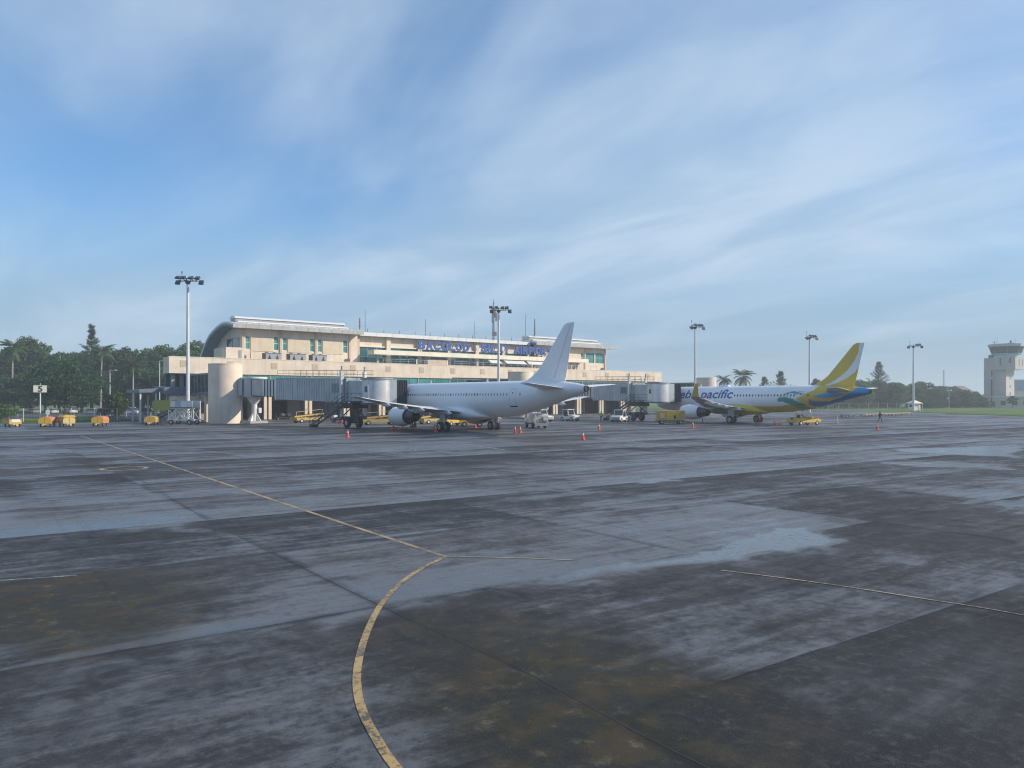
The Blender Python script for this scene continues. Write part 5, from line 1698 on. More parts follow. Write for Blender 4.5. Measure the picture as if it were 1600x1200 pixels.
def tug(loc, rz, label, body='white_paint', cab=True, roof=None, nm='tow_tractor', group='tow tractors'):
    t = thing(nm, label, 'tow tractor', loc, rz, group)
    MB().prism_y([(-1.6, 0.35), (1.6, 0.35), (1.75, 0.5), (1.7, 0.95), (0.5, 1.12), (0.35, 0.85), (-0.7, 0.85), (-0.8, 0.95), (-1.65, 0.95)], -0.82, 0.82).build('chassis', body, t)
    MB().box(1.755, 1.8, -0.6, 0.6, 0.45, 0.8).build('grille', 'grey_metal', t)
    for y in (-0.6, 0.6):
        MB().cyl((1.72, y, 0.84), (1.78, y, 0.84), 0.1, n=12).build('headlight', 'sign_white', t)
    MB().box(-0.7, -0.15, -0.6, 0.6, 0.853, 1.0).box(-0.8, -0.68, -0.6, 0.6, 0.99, 1.5).build('seat', 'bag_dark', t)
    if cab:
        f = MB()
        for x0, x1 in ((-0.85, -0.85), (0.45, 0.25)):
            for y in (-0.76, 0.76): f.bar((x0, y, 0.9), (x1, y, 1.95), 0.08)
        f.build('cab_frame', body, t)
        MB().box(-0.95, 0.4, -0.84, 0.84, 1.95, 2.04).build('roof', roof or body, t)
        MB().add([(0.44, -0.7, 1.1), (0.44, 0.7, 1.1), (0.27, 0.7, 1.9), (0.27, -0.7, 1.9)], [(0, 1, 2, 3)]).build('windscreen', 'dark_glass', t)
    MB().box(-1.95, -1.652, -0.12, 0.12, 0.4, 0.55).build('hitch', 'dark_metal', t)
    for x in (-1.05, 1.05):
        for y in (-0.74, 0.74): xwheel(t, (x, y, 0.36), 0.36, 0.26)


VD = R(-39)       # square to the viewing direction
belt_loader((52.4, 117.0, 0), R(8), 'yellow belt loader under the grey jet bridge near its support column', lift=0.05, body='yellow_dull')
belt_loader((56.2, 100.6, 0), R(-20), 'yellow belt loader between the bridge wheels and the white aircraft engine', lift=0.05, body='yellow_dull')
belt_loader((65.0, 99.4, 0), R(5), 'dull yellow belt loader seen past the engine exhaust', lift=0.08, body='yellow_dull', canopy=True)
belt_loader((63.4, 91.6, 0), R(15), 'yellow belt loader behind the left main wheels', lift=0.12)
tug((62.6, 86.2, 0), R(-30), 'yellow and white tow tractor with flat yellow roof behind the main wheels', 'yellow', True, 'yellow')
belt_loader((104.2, 60.6, 0), R(-10), 'yellow belt loader under the tail of the yellow-tailed aircraft', lift=-0.06, body='yellow', canopy=True)
tug((90.8, 96.4, 0), R(-85), 'white cab tow tractor right of the white tailcone', 'white_paint')
tug((93.4, 87.2, 0), R(200), 'white tow tractor at the foot of the second bridge stair', 'white_paint')
tug((98.2, 91.4, 0), R(150), 'white open tow tractor just behind the second bridge stair', 'white_paint', False)
tug((84.6, 96.4, 0), R(-80), 'small white tractor partly hidden behind the white fuselage', 'car_white')


def dolly(loc, rz, label, bags, nm='baggage_dolly', mat='dark_metal', grp='flat baggage dollies'):
    t = thing(nm, label, 'dolly', loc, rz, grp)
    MB().box(-1.5, 1.5, -0.75, 0.75, 0.42, 0.54).build('deck', mat, t)
    MB().bar((1.5, 0, 0.4), (2.3, 0, 0.3), 0.08).build('tow_bar', 'dark_metal', t)
    for x in (-1.1, 1.1):
        for y in (-0.6, 0.6): xwheel(t, (x, y, 0.2), 0.2, 0.14)
    if bags:
        MB().bar((-1.45, -0.7, 0.54), (-1.45, -0.7, 1.3), 0.05).bar((-1.45, 0.7, 0.54), (-1.45, 0.7, 1.3), 0.05).bar((-1.45, -0.7, 1.3), (-1.45, 0.7, 1.3), 0.05).build('end_rail', 'dark_metal', t)
    return t


def sack(loc, rz, label, mat):
    r_ = random.Random(hash(label) % 999 if False else len(label))
    rr = []
    for k in range(7):
        f = k / 6
        r0 = 0.38 * (0.55 + 0.45 * math.sin(math.pi * (0.12 + 0.76 * f)))
        rr.append([(-0.55 + 1.1 * f, r0 * 1.1 * math.cos(a) * (1 + 0.12 * math.sin(3 * a + k)), 0.33 + r0 * 0.85 * math.sin(a) * (1 + 0.1 * math.cos(2 * a + k))) for a in [2 * math.pi * i / 14 for i in range(14)]])
    me = MB().loft(rr).mesh('sack', 60)
    lo = min(v.co.z for v in me.vertices)
    me.transform(Matrix.Translation((0, 0, -lo)))
    o = link_mesh('cargo_sack', me, mat)
    o.location = loc; o.rotation_euler = (0, 0, rz)
    tag(o, label, 'sack', 'cargo sacks on dollies')


dolly((56.4, 113.6, 0), R(-45), 'dark baggage dolly loaded with white sacks behind the bridge stair', True)
for k, (dx, dy) in enumerate(((-0.9, 0.1), (0.05, -0.25), (0.95, 0.2))):
    c, s = math.cos(R(-45)), math.sin(R(-45))
    sack((56.4 + dx * c - dy * s, 113.6 + dx * s + dy * c, 0.54), R(20 + 50 * k), ('left', 'middle', 'right')[k] + ' white cargo sack on the dark dolly behind the stair', 'bag_white')
dolly((55.3, 133.8, 0), R(-10), 'dark baggage dolly parked inside the terminal arcade', True)
sack((55.0, 133.8, 0.54), R(30), 'dark cargo sack on the dolly in the arcade, left one', 'bag_dark')
sack((56.1, 133.7, 0.54), R(80), 'dark cargo sack on the dolly in the arcade, right one', 'bag_dark')
names = ('nearest', 'second', 'middle', 'fourth', 'farthest')
for k in range(5):
    dolly((164.0 + 5.2 * k, 80.6 + 0.25 * k, 0), R(-14), 'yellow flat dolly in the row on the far right apron, %s of five' % ('leftmost', 'second from left', 'middle', 'second from right', 'rightmost')[k], False, 'flat_dolly', 'yellow_pale', 'row of flat dollies')
dolly((152.5, 79.0, 0), R(-10), 'dark flat dolly left of the row of yellow dollies', False, 'flat_dolly')

# ground power unit
t = thing('ground_power_unit', 'yellow ground power unit trailer beside the second jet bridge', 'generator', (92.2, 75.6, 0), R(-39))
MB().box(-2.1, 2.1, -0.95, 0.95, 0.42, 0.58).build('chassis', 'dark_metal', t)
MB().prism_y([(-2.05, 0.58), (2.05, 0.58), (2.05, 1.98), (1.95, 2.06), (-1.95, 2.06), (-2.05, 1.98)], -0.92, 0.92).build('housing', 'yellow_dull', t)
MB().prism_y([(-0.75, 0.64), (0.3, 0.64), (1.5, 1.95), (-0.75, 1.95)], -0.96, -0.923).build('bright_panel', 'yellow', t)
MB().box(-1.75, -1.05, -0.965, -0.924, 0.95, 1.7).build('louvre_panel', 'yellow_pale', t)
MB().box(0.32, 0.62, -0.99, -0.963, 0.85, 1.35).build('control_panel', 'sign_black', t)
MB().bar((2.1, 0, 0.5), (3.2, 0, 0.35), 0.1).build('tow_bar', 'red_paint', t)
MB().cyl((1.2, 0.3, 2.06), (1.2, 0.3, 2.3), 0.07, n=10).build('exhaust', 'dark_metal', t)
for x in (-1.4, 1.4):
    for y in (-0.8, 0.8): xwheel(t, (x, y, 0.3), 0.3, 0.22)

# white service truck with ladder and hose reels under the tail
t = thing('service_truck', 'white lavatory service truck with rear ladder under the white tail', 'truck', (66.6, 77.2, 0), R(64))
MB().box(-2.6, 2.6, -0.9, 0.9, 0.5, 0.68).build('chassis', 'dark_metal', t)
MB().prism_y([(0.9, 0.683), (2.6, 0.683), (2.6, 1.35), (2.25, 2.05), (0.95, 2.1)], -0.92, 0.92).build('cab', 'white_paint', t)
MB().add([(2.612, -0.75, 1.4), (2.612, 0.75, 1.4), (2.27, 0.75, 1.98), (2.27, -0.75, 1.98)], [(0, 1, 2, 3)]).build('windscreen', 'dark_glass', t)
for y in (-0.925, 0.925):
    MB().box(1.2, 2.0, y - 0.008, y + 0.008, 1.35, 1.95).build('side_window', 'dark_glass', t)
MB().prism_y([(-2.2, 0.683), (0.7, 0.683), (0.7, 1.75), (0.5, 1.95), (-2.0, 1.95), (-2.2, 1.75)], -0.88, 0.88).build('tank', 'white_paint', t)
MB().box(-2.9, -2.2, -0.9, 0.9, 0.62, 0.72).box(-2.9, -2.82, -0.9, 0.9, 0.35, 0.62).build('rear_platform', 'grey_metal', t)
ld = MB()
for y in (-0.1, 0.45): ld.bar((-2.75, y, 0.72), (-2.3, y, 2.6), 0.06)
for k in range(6): ld.bar((-2.72 + 0.075 * k, -0.1, 0.95 + 0.28 * k), (-2.72 + 0.075 * k, 0.45, 0.95 + 0.28 * k), 0.05)
ld.build('ladder', 'galv', t)
fr = MB()
for x in (-2.8, -1.0):
    for y in (-0.85, 0.85): fr.bar((x, y, 0.7), (x, y, 2.75), 0.07)
fr.bar((-2.8, -0.85, 2.75), (-1.0, -0.85, 2.75), 0.07).bar((-2.8, 0.85, 2.75), (-1.0, 0.85, 2.75), 0.07).bar((-2.8, -0.85, 2.75), (-2.8, 0.85, 2.75), 0.07).bar((-2.8, -0.85, 1.6), (-2.8, 0.85, 1.6), 0.07).bar((-1.0, -0.85, 2.75), (-1.0, 0.85, 2.75), 0.07)
fr.build('work_platform', 'white_paint', t)
MB().cyl((-2.5, -0.75, 1.15), (-2.5, -0.25, 1.15), 0.42, n=20).build('hose_reel', 'galv', t, 40)
for x in (-1.5, 1.75):
    for y in (-0.82, 0.82): xwheel(t, (x, y, 0.42), 0.42, 0.26)

t = thing('fire_trolley', 'red fire extinguisher trolley beside the first bridge stair', 'extinguisher', (53.6, 107.6, 0), R(-39))
MB().cyl((0, 0, 0.25), (0, 0, 1.25), 0.24, n=16).cyl((0, 0, 1.25), (0, 0, 1.4), 0.24, 0.08, 16).build('cylinder', 'red_paint', t, 40)
MB().box(-0.35, 0.35, -0.3, 0.1, 0.18, 0.25).bar((-0.3, 0.2, 0.2), (-0.3, 0.3, 1.3), 0.05).bar((0.3, 0.2, 0.2), (0.3, 0.3, 1.3), 0.05).bar((-0.3, 0.3, 1.3), (0.3, 0.3, 1.3), 0.05).bar((-0.3, 0.2, 0.22), (0.3, 0.2, 0.22), 0.05).box(-0.35, 0.35, 0.1, 0.22, 0.18, 0.25).build('trolley', 'red_paint', t)
for x in (-0.4, 0.4): wheel(t, (x, 0.1, 0.2), 0.2, 0.08)

# ------------------------------------------------------------------ cones
def cone(x, y, label, h=0.78):
    t = thing('traffic_cone', label, 'traffic cone', (x, y, 0), rnd.uniform(0, 1), 'orange cones around the aircraft')
    MB().box(-0.2, 0.2, -0.2, 0.2, 0, 0.05).build('base', 'cone_orange', t)
    MB().cyl((0, 0, 0.051), (0, 0, h), 0.165, 0.035, 14).build('body', 'cone_orange', t, 40)
    r0 = 0.2 - 0.16 * 0.5
    MB().cyl((0, 0, 0.56 * h), (0, 0, 0.74 * h), 0.165 - 0.13 * 0.53 + 0.008, 0.165 - 0.13 * 0.72 + 0.008, 14).build('band', 'sign_white', t, 40)


cone(36.0, 70.9, 'orange cone off the left wingtip of the white aircraft')
cone(48.0, 82.6, 'orange cone in front of the near engine intake')
cone(49.6, 85.0, 'orange cone just behind the one at the near engine intake')
cone(51.0, 85.2, 'low orange cone right beside the near engine', 0.6)
cone(52.2, 79.6, 'orange cone between the near engine and the main wheels')
cone(49.3, 75.0, 'orange cone touching the left main wheels')
cone(60.6, 82.6, 'orange cone behind the fuselage near the yellow tractor')
cone(55.5, 68.0, 'orange cone behind the right main wheels, in front of the service truck')
cone(55.95, 67.6, 'second orange cone of the close pair before the service truck')
cone(51.1, 52.4, 'nearest orange cone, alone below the white tailplane')
cone(69.4, 68.3, 'orange cone alone right of the service truck')
cone(83.7, 64.8, 'orange cone in front of the yellow-tailed aircraft engine')
cone(101.4, 76.6, 'orange cone behind the engine of the yellow-tailed aircraft')
cone(100.2, 62.9, 'left orange cone of the pair before the far belt loader')
cone(99.2, 61.5, 'right orange cone of the pair before the far belt loader')
cone(96.6, 46.2, 'orange cone alone on the right behind the yellow tail')


def post(x, y, h, label, nm='marker_post', mat='sign_white'):
    t = thing(nm, label, 'post', (x, y, 0))
    MB().cyl((0, 0, 0), (0, 0, h), 0.1, 0.07, 10).build('stem', mat, t, 40)
    MB().cyl((0, 0, 0), (0, 0, 0.08), 0.2, n=12).build('foot', 'grey_metal', t)


post(113.6, 60.5, 1.1, 'small white marker post under the yellow tail')
post(228.6, 97.0, 1.9, 'white marker post beside the last floodlight mast')

# ------------------------------------------------------------------ stand number sign
t = thing('stand_sign', 'white stand sign with black number 5 on a tall pole', 'sign', (19.0, 145.5, -0.12), R(-12))
MB().cyl((0, 0, 0), (0, 0, 5.05), 0.1, n=12).build('pole', 'pole_paint', t, 40)
MB().box(-0.95, 0.95, -0.12, 0.12, 5.0, 6.15).build('board', 'sign_white', t)
fr = MB()
for a, b, c, d in ((-1.0, 1.0, 4.94, 5.0), (-1.0, 1.0, 6.15, 6.21), (-1.0, -0.95, 5.0, 6.15), (0.95, 1.0, 5.0, 6.15)): fr.box(a, b, -0.14, 0.14, c, d)
fr.build('frame', 'sign_black', t)
MB().cyl((0, 0, 6.21), (0, 0, 6.5), 0.06, n=8).build('lamp', 'galv', t)
me = text_mesh('5', 1.25, 0.012, bold=0.035)
xs = [v.co.x for v in me.vertices]
me.transform(Matrix.Translation((-(min(xs) + max(xs)) / 2, 0, 0)))
me.transform(Matrix.Diagonal((1.15, 1, 1, 1)))
me.transform(Matrix.Rotation(R(90), 4, 'X'))
me.materials.clear()
o = link_mesh('number', me, 'sign_black', t)
o.location = (0, -0.134, 5.14)
t = thing('cable_cabinet', 'small pale cabinet on a post beside the number 5 sign', 'cabinet', (19.9, 144.6, -0.12), R(-20))
MB().box(-0.25, 0.25, -0.12, 0.12, 1.4, 2.1).build('box', 'sign_white', t)
MB().cyl((0, 0, 0), (0, 0, 1.4), 0.06, n=8).build('post', 'pole_paint', t)

# ------------------------------------------------------------------ people
def person(loc, rz, label, pose, top, legs, vest=None, h=1.72):
    t = thing('person', label, 'person', loc, rz)
    J = dict(pel=(0, 0, .93), sp=(0, 0.01, 1.15), ch=(0, 0.0, 1.36), nk=(0, 0.01, 1.50), hd=(0, -0.02, 1.60), tp=(0, -0.02, 1.73))
    J.update(pose)
    order = list(J)
    E_ = [('pel', 'sp'), ('sp', 'ch'), ('ch', 'nk'), ('nk', 'hd'), ('hd', 'tp')]
    for s in 'LR':
        E_ += [('pel', 'hip' + s), ('hip' + s, 'kn' + s), ('kn' + s, 'an' + s), ('an' + s, 'to' + s), ('ch', 'sh' + s), ('sh' + s, 'el' + s), ('el' + s, 'wr' + s), ('wr' + s, 'ha' + s)]
    rad = dict(pel=.135, sp=.125, ch=.15, nk=.06, hd=.095, tp=.075, hip=.09, kn=.06, an=.042, to=.04, sh=.065, el=.045, wr=.03, ha=.035)
    me = bpy.data.meshes.new('body')
    me.from_pydata([J[k] for k in order], [(order.index(a), order.index(b)) for a, b in E_], [])
    ob = bpy.data.objects.new('tmp', me); COL.objects.link(ob)
    sk = ob.modifiers.new('s', 'SKIN')
    ob.modifiers.new('d', 'SUBSURF').levels = 1
    for i, k in enumerate(order):
        r_ = rad.get(k, rad.get(k[:-1], .05))
        me.skin_vertices[0].data[i].radius = (r_, r_ * 0.85)
        me.skin_vertices[0].data[i].use_root = (k == 'pel')
    dg = bpy.context.evaluated_depsgraph_get()
    m2_ = bpy.data.meshes.new_from_object(ob.evaluated_get(dg))
    bpy.data.objects.remove(ob)
    m2_.materials.clear()
    for k in ('skin', top, legs): m2_.materials.append(MAT[k])
    hands = [Vector(J['ha' + s]) for s in 'LR']
    for p in m2_.polygons:
        c = p.center
        if c.z > 1.49 or min((c - q).length for q in hands) < 0.11: p.material_index = 0
        elif c.z > 0.93: p.material_index = 1
        else: p.material_index = 2
        p.use_smooth = True
    lo = min(v.co.z for v in m2_.vertices)
    m2_.transform(Matrix.Translation((0, 0, -lo)))
    k = h / max(v.co.z for v in m2_.vertices)
    m2_.transform(Matrix.Scale(k, 4))
    link_mesh('body', m2_, None, t)
    hz = (1.655 - lo) * k
    MB().revolve([(-0.02, 0.105), (0.05, 0.102), (0.1, 0.07), (0.125, 0.01)], (0, 0.0, hz), 'z', 14).build('hair', 'hair', t, 60)
    if vest:
        rr = []
        for z, a, b in ((0.95, .17, .15), (1.1, .165, .145), (1.3, .19, .16), (1.44, .17, .13)):
            rr.append([(a * math.cos(q), b * math.sin(q), (z - lo) * k) for q in [2 * math.pi * i / 16 for i in range(16)]])
        MB().loft(rr, False, False).build('vest', vest, t, 50)
    return t


STAND = {'hipL': (-.09, 0, .88), 'hipR': (.09, 0, .88), 'knL': (-.1, -.01, .49), 'knR': (.1, -.01, .49), 'anL': (-.1, .03, .08), 'anR': (.1, .03, .08), 'toL': (-.11, -.13, .035), 'toR': (.11, -.13, .035),
         'shL': (-.19, 0, 1.42), 'shR': (.19, 0, 1.42), 'elL': (-.25, .03, 1.14), 'elR': (.25, .03, 1.14), 'wrL': (-.24, -.06, .9), 'wrR': (.24, -.06, .9), 'haL': (-.23, -.08, .8), 'haR': (.23, -.08, .8)}
WALK = dict(STAND)
WALK.update({'knL': (-.1, -.2, .52), 'anL': (-.1, -.28, .1), 'toL': (-.1, -.43, .07), 'knR': (.1, .08, .5), 'anR': (.1, .38, .17), 'toR': (.1, .28, .05), 'elL': (-.25, .16, 1.16), 'wrL': (-.25, .15, .92), 'haL': (-.25, .12, .82), 'elR': (.25, -.08, 1.15), 'wrR': (.24, -.24, .95), 'haR': (.24, -.31, .87)})
person((93.4, 91.4, 0), R(-30), 'worker in yellow-green vest standing between the white tractors', STAND, 'cloth_blue', 'cloth_dark', 'vest')
person((123.0, 58.4, 0), R(70), 'person in dark clothes walking on the apron at the far right', WALK, 'cloth_dark', 'cloth_dark', None, 1.8)
person((93.0, 83.9, 0), R(-60), 'worker in dark blue clothes beside the second bridge stair foot', STAND, 'cloth_blue', 'cloth_dark')

# ------------------------------------------------------------------ control tower and far buildings
t = thing('control_tower', 'concrete control tower with dark glazed cab at the right edge', 'tower', (384, 130, -0.12))
MB().box(0, 10, -3.4, 1.6, 0, 16.7).build('shaft', 'tower_wall', t)
MB().box(-0.7, 9.0, 1.6, 5.2, 0, 22.0).build('stair_core', 'tower_wall', t)
MB().box(-1.2, 12.5, -7.4, 1.6, 16.7, 22.0).build('head_block', 'tower_wall', t)
MB().box(-1.3, 12.6, -7.5, 1.56, 21.98, 22.3).build('coping', 'tower_blue', t)
MB().box(-1.26, -1.203, -7.4, 1.5, 16.7, 16.95).build('string_course', 'soffit', t)
def oct_(k, cx=5.2, cy=-1.8):
    return [(cx + k * 6.6 * math.cos(a), cy + k * 6.4 * math.sin(a)) for a in [math.pi * (2 * i + 1) / 8 for i in range(8)]]
MB().prism_z(oct_(0.86), 22.3, 24.0).build('cab_floor', 'tower_blue', t)
MB().prism_z(oct_(0.98), 23.75, 24.0).build('gallery', 'tower_blue', t)
MB().loft([[(x, y, 24.0) for x, y in oct_(0.86)], [(x, y, 27.0) for x, y in oct_(1.05)]]).build('cab_glass', 'cab_glass', t)
mu = MB()
for a, b in zip(oct_(0.865), oct_(1.045)): mu.bar((a[0], a[1], 24.0), (b[0], b[1], 27.0), 0.16)
mu.build('mullion', 'dark_metal', t)
gr = MB()
ring_ = oct_(0.97)
for a, b in zip(ring_, ring_[1:] + ring_[:1]): gr.bar((a[0], a[1], 24.9), (b[0], b[1], 24.9), 0.06)
for a in ring_: gr.bar((a[0], a[1], 24.0), (a[0], a[1], 24.9), 0.06)
gr.build('gallery_rail', 'grey_metal', t)
MB().loft([[(x, y, 27.0) for x, y in oct_(1.10)], [(x, y, 28.2) for x, y in oct_(1.12)]]).build('cab_roof', 'tower_blue', t)
MB().cyl((5.6, -3.4, 28.2), (5.6, -3.4, 28.7), 1.4, n=16).cyl((5.6, -3.4, 28.7), (5.6, -3.4, 29.9), 0.35, n=10).build('beacon', 'dark_metal', t)
MB().cyl((4.0, 2.6, 28.0), (4.0, 2.6, 29.8), 0.12, n=6).bar((4.0, 1.6, 29.3), (4.0, 3.6, 29.3), 0.12).cyl((9, -4, 28), (9, -4, 31), 0.07, n=6).cyl((2.5, 1.0, 28), (2.5, 1.0, 31.5), 0.05, n=6).build('antenna', 'dark_metal', t)
for y0, z0, z1 in ((-1.6, 18.6, 21.8), (-5.4, 19.5, 21.8)):
    MB().box(-1.26, -1.203, y0 - 0.3, y0 + 0.3, z0, z1).build('slot_window', 'dark_glass', t)
for z0, z1 in ((13.6, 16.4), (2.0, 12.6)):
    MB().box(-0.76, -0.703, 1.75, 2.35, z0, z1).build('slot_window', 'dark_glass', t)
for z in (5.2, 8.5, 12.5):
    MB().box(4.4, 5.2, -3.46, -3.403, z, z + 1.5).build('slot_window', 'dark_glass', t)
for xx in (3.0, 7.0):
    MB().box(xx, xx + 0.7, -7.46, -7.403, 18.4, 21.2).build('slot_window', 'dark_glass', t)
MB().box(-0.06, -0.003, -2.6, -0.2, 3.2, 5.2).build('equipment_box', 'grey_metal', t)
MB().box(1.0, 2.6, 2.6, 4.0, 22.0, 23.4).build('roof_hatch', 'dark_metal', t)

t = thing('tower_annex', 'low beige block with white trim in front of the control tower', 'building', (366, 121, -0.12))
MB().box(-2, 70, -16, 4.2, 0, 4.4).build('wall', 'cream_panel', t)
MB().box(-2.3, 70.3, -16.3, 4.5, 4.4, 4.9).build('roof_edge', 'white_paint', t)
MB().box(-2.15, 70.2, -16.2, 4.35, 0, 0.35).build('plinth', 'white_paint', t)
for k in range(4):
    MB().box(-2.06, -2.003, -13.5 + 4.2 * k, -11.6 + 4.2 * k, 1.2, 2.9).build('window', 'dark_glass', t)
t = thing('far_hangar', 'pale blue-roofed building behind the control tower', 'building', (482, 156, -0.12))
MB().box(0, 40, -40, 1, 0, 8.5).build('wall', 'cream_pale', t)
MB().prism_x([(-41, 8.5), (2, 8.5), (1, 14.2), (-40, 14.2)], -1, 41).build('roof', 'blue_roof', t)
t = thing('far_house', 'distant house with brown pitched roof beside the thin mast', 'house', (452, 175, -0.12))
MB().box(0, 10, -8, 5, 0, 6.5).build('wall', 'cream_pale', t)
MB().prism_x([(-9, 6.5), (6, 6.5), (-1.5, 10.8)], -0.8, 10.8).build('roof', 'house_roof', t)
MB().box(-0.06, -0.003, -4, -2, 3.5, 5.2).build('window', 'dark_glass', t)
t = thing('far_mast', 'thin distant lattice mast behind the far house', 'mast', (466, 185, -0.12))
m_ = MB()
for a in range(3):
    m_.cyl((0.5 * math.cos(a * 2.09), 0.5 * math.sin(a * 2.09), 0), (0.25 * math.cos(a * 2.09), 0.25 * math.sin(a * 2.09), 20), 0.1, n=5)
for k in range(16):
    r0 = 0.5 - 0.25 * k / 16
    for a in range(3):
        m_.bar((r0 * math.cos(a * 2.09), r0 * math.sin(a * 2.09), k * 1.25), (r0 * math.cos(a * 2.09 + 2.09), r0 * math.sin(a * 2.09 + 2.09), k * 1.25 + 1.25), 0.07)
m_.build('lattice', 'grey_metal', t)
MB().box(-0.9, 0.9, -0.9, 0.9, 0, 0.4).build('footing', 'soffit', t)
t = thing('guard_hut', 'small pale guard hut with overhanging roof near the last floodlight mast', 'hut', (264.2, 114.2, -0.12), R(-20))
MB().box(-1.3, 1.3, -1.3, 1.3, 0, 2.3).build('wall', 'cream_pale', t)
MB().loft([[(-2.0, -2.0, 2.3), (2.0, -2.0, 2.3), (2.0, 2.0, 2.3), (-2.0, 2.0, 2.3)], [(-0.4, -0.4, 3.3), (0.4, -0.4, 3.3), (0.4, 0.4, 3.3), (-0.4, 0.4, 3.3)]]).build('roof', 'cream_pale', t)
MB().box(-1.36, -1.303, -0.6, 0.5, 1.1, 1.9).build('window', 'dark_glass', t)
for sx in (-1.8, 1.8):
    MB().cyl((sx, -1.8, 0), (sx, -1.8, 2.3), 0.07, n=6).cyl((sx, 1.8, 0), (sx, 1.8, 2.3), 0.07, n=6).build('post', 'pole_paint', t)
t = thing('field_camera_pole', 'thin grey pole with box before the hedge on the right', 'pole', (321.5, 125.7, -0.12))
MB().cyl((0, 0, 0), (0, 0, 7.4), 0.16, 0.1, 8).build('pole', 'grey_metal', t, 40)
MB().box(-0.3, 0.3, -0.8, 0.8, 6.9, 7.3).box(-0.25, 0.25, 0.1, 0.6, 3.6, 4.4).build('box', 'pole_paint', t)


def fence(pts, h, label, step, mesh_mat='galv', solid=False):
    a = Vector(pts[0]); b = Vector(pts[1])
    t = thing('fence', label, 'fence', (a.x, a.y, -0.12))
    d = b - a; L = d.length; u = d.normalized()
    n = int(L / step)
    for k in range(n + 1):
        p = u * (k * L / n)
        MB().cyl((p.x, p.y, 0), (p.x, p.y, h), 0.06, n=6).build('post', 'pole_paint', t)
    m_ = MB()
    for z in (h - 0.05,):
        m_.bar((0, 0, z), (d.x, d.y, z), 0.035)
    m_.build('rail', 'grey_metal', t)
    if solid:
        MB().bar((0, 0, h * 0.4), (d.x, d.y, h * 0.4), 0.06, h * 0.75).build('infill', mesh_mat, t)
    else:
        w_ = MB()
        s = 0.0
        while s < L:
            p = u * s
            w_.bar((p.x, p.y, 0.05), (p.x, p.y, h - 0.05), 0.008); s += 0.45
        tag(w_.build('wire_mesh', mesh_mat, t), kind='stuff')


fence(((-14, 160.0), (46, 150.5)), 2.3, 'wire fence with pale posts on the left grass strip', 3.4)
fence(((-10, 183.0), (55, 183.0)), 1.0, 'low pale rail along the car park edge', 5.0)
fence(((238, 146.0), (362, 133.0)), 2.2, 'long far wire fence behind the right grass', 6.0)

# ------------------------------------------------------------------ cars
def car(loc, rz, label, paint, suv=False):
    t = thing('parked_car', label, 'car', loc, rz, 'cars in the car park')
    h = 1.78 if suv else 1.46
    b = MB()
    rr = []
    low = [(-2.2, 0.35), (2.2, 0.35), (2.28, 0.6), (2.2, 0.85), (1.1, 0.98), (-1.7 if not suv else -2.2, 1.0), (-2.25, 0.9)]
    for y, k in ((-0.86, 0.96), (-0.8, 1.0), (0.8, 1.0), (0.86, 0.96)):
        rr.append([(x * k, y, 0.35 + (z - 0.35) * (0.97 if k < 1 else 1)) for x, z in low])
    b.loft(rr).build('body', paint, t, 40)
    cab_ = [(1.1, 0.985), (0.35, h - 0.05), (-1.2 if not suv else -1.95, h - 0.03), (-1.9 if not suv else -2.15, 0.99)]
    MB().loft([[(x, -0.78, z) if z < 1.1 else (x, -0.6, z) for x, z in cab_], [(x, 0.78, z) if z < 1.1 else (x, 0.6, z) for x, z in cab_]]).build('windows', 'dark_glass', t)
    MB().prism_y([(0.36, h - 0.06), (0.3, h), (-1.1 if not suv else -1.85, h + 0.02), (-1.22 if not suv else -1.98, h - 0.05)], -0.63, 0.63).build('roof', paint, t)
    for y in (-0.6, 0.6):
        MB().box(2.2, 2.27, y - 0.2, y + 0.2, 0.65, 0.8).build('headlight', 'sign_white', t)
        MB().box(-2.27, -2.2, y - 0.2, y + 0.2, 0.7, 0.88).build('tail_light', 'tail_lamp', t)
    for x in (-1.35, 1.4):
        for y in (-0.78, 0.78): xwheel(t, (x, y, 0.32), 0.32, 0.2)


cz = -0.06
car((29.0, 231.0, cz), R(95), 'small silver car far left in the car park behind the number 5 sign', 'car_silver')
car((32.6, 226.8, cz), R(90), 'white car in the car park, second from the left', 'car_white')
car((36.4, 224.0, cz), R(88), 'white car in the car park just right of the wide tree trunk', 'car_white', True)
car((38.4, 208.4, cz), R(-40), 'silver car in the car park left of the maroon car', 'car_silver')
car((37.4, 187.8, cz), R(-36), 'dark maroon car nearest the grass strip', 'car_maroon', True)
car((42.4, 208.0, cz), R(-30), 'silver car in the car park behind the low bright bush', 'car_silver')
car((46.0, 203.6, cz), R(-60), 'white van-like car in the car park right of the bright bush', 'car_white', True)
car((49.3, 206.0, cz), R(-50), 'black car in the car park left of the covered walkway', 'car_black')
car((46.6, 190.5, cz), R(-40), 'dark pickup-like car beside the covered walkway posts', 'car_black', True)

for x, y, h, lb in ((39.6, 197.0, 10.4, 'thin street lamp in the car park left of the palm'), (48.6, 190.0, 12.7, 'taller street lamp beside the terminal end')):
    t = thing('street_lamp', lb, 'street lamp', (x, y, -0.12))
    MB().cyl((0, 0, 0), (0, 0, h), 0.14, 0.08, 10).build('pole', 'pole_paint', t, 40)
    MB().bar((0, 0, h), (0.9, -0.7, h + 0.15), 0.09).box(0.8, 1.4, -0.95, -0.65, h + 0.1, h + 0.22).build('lamp_arm', 'pole_paint', t)

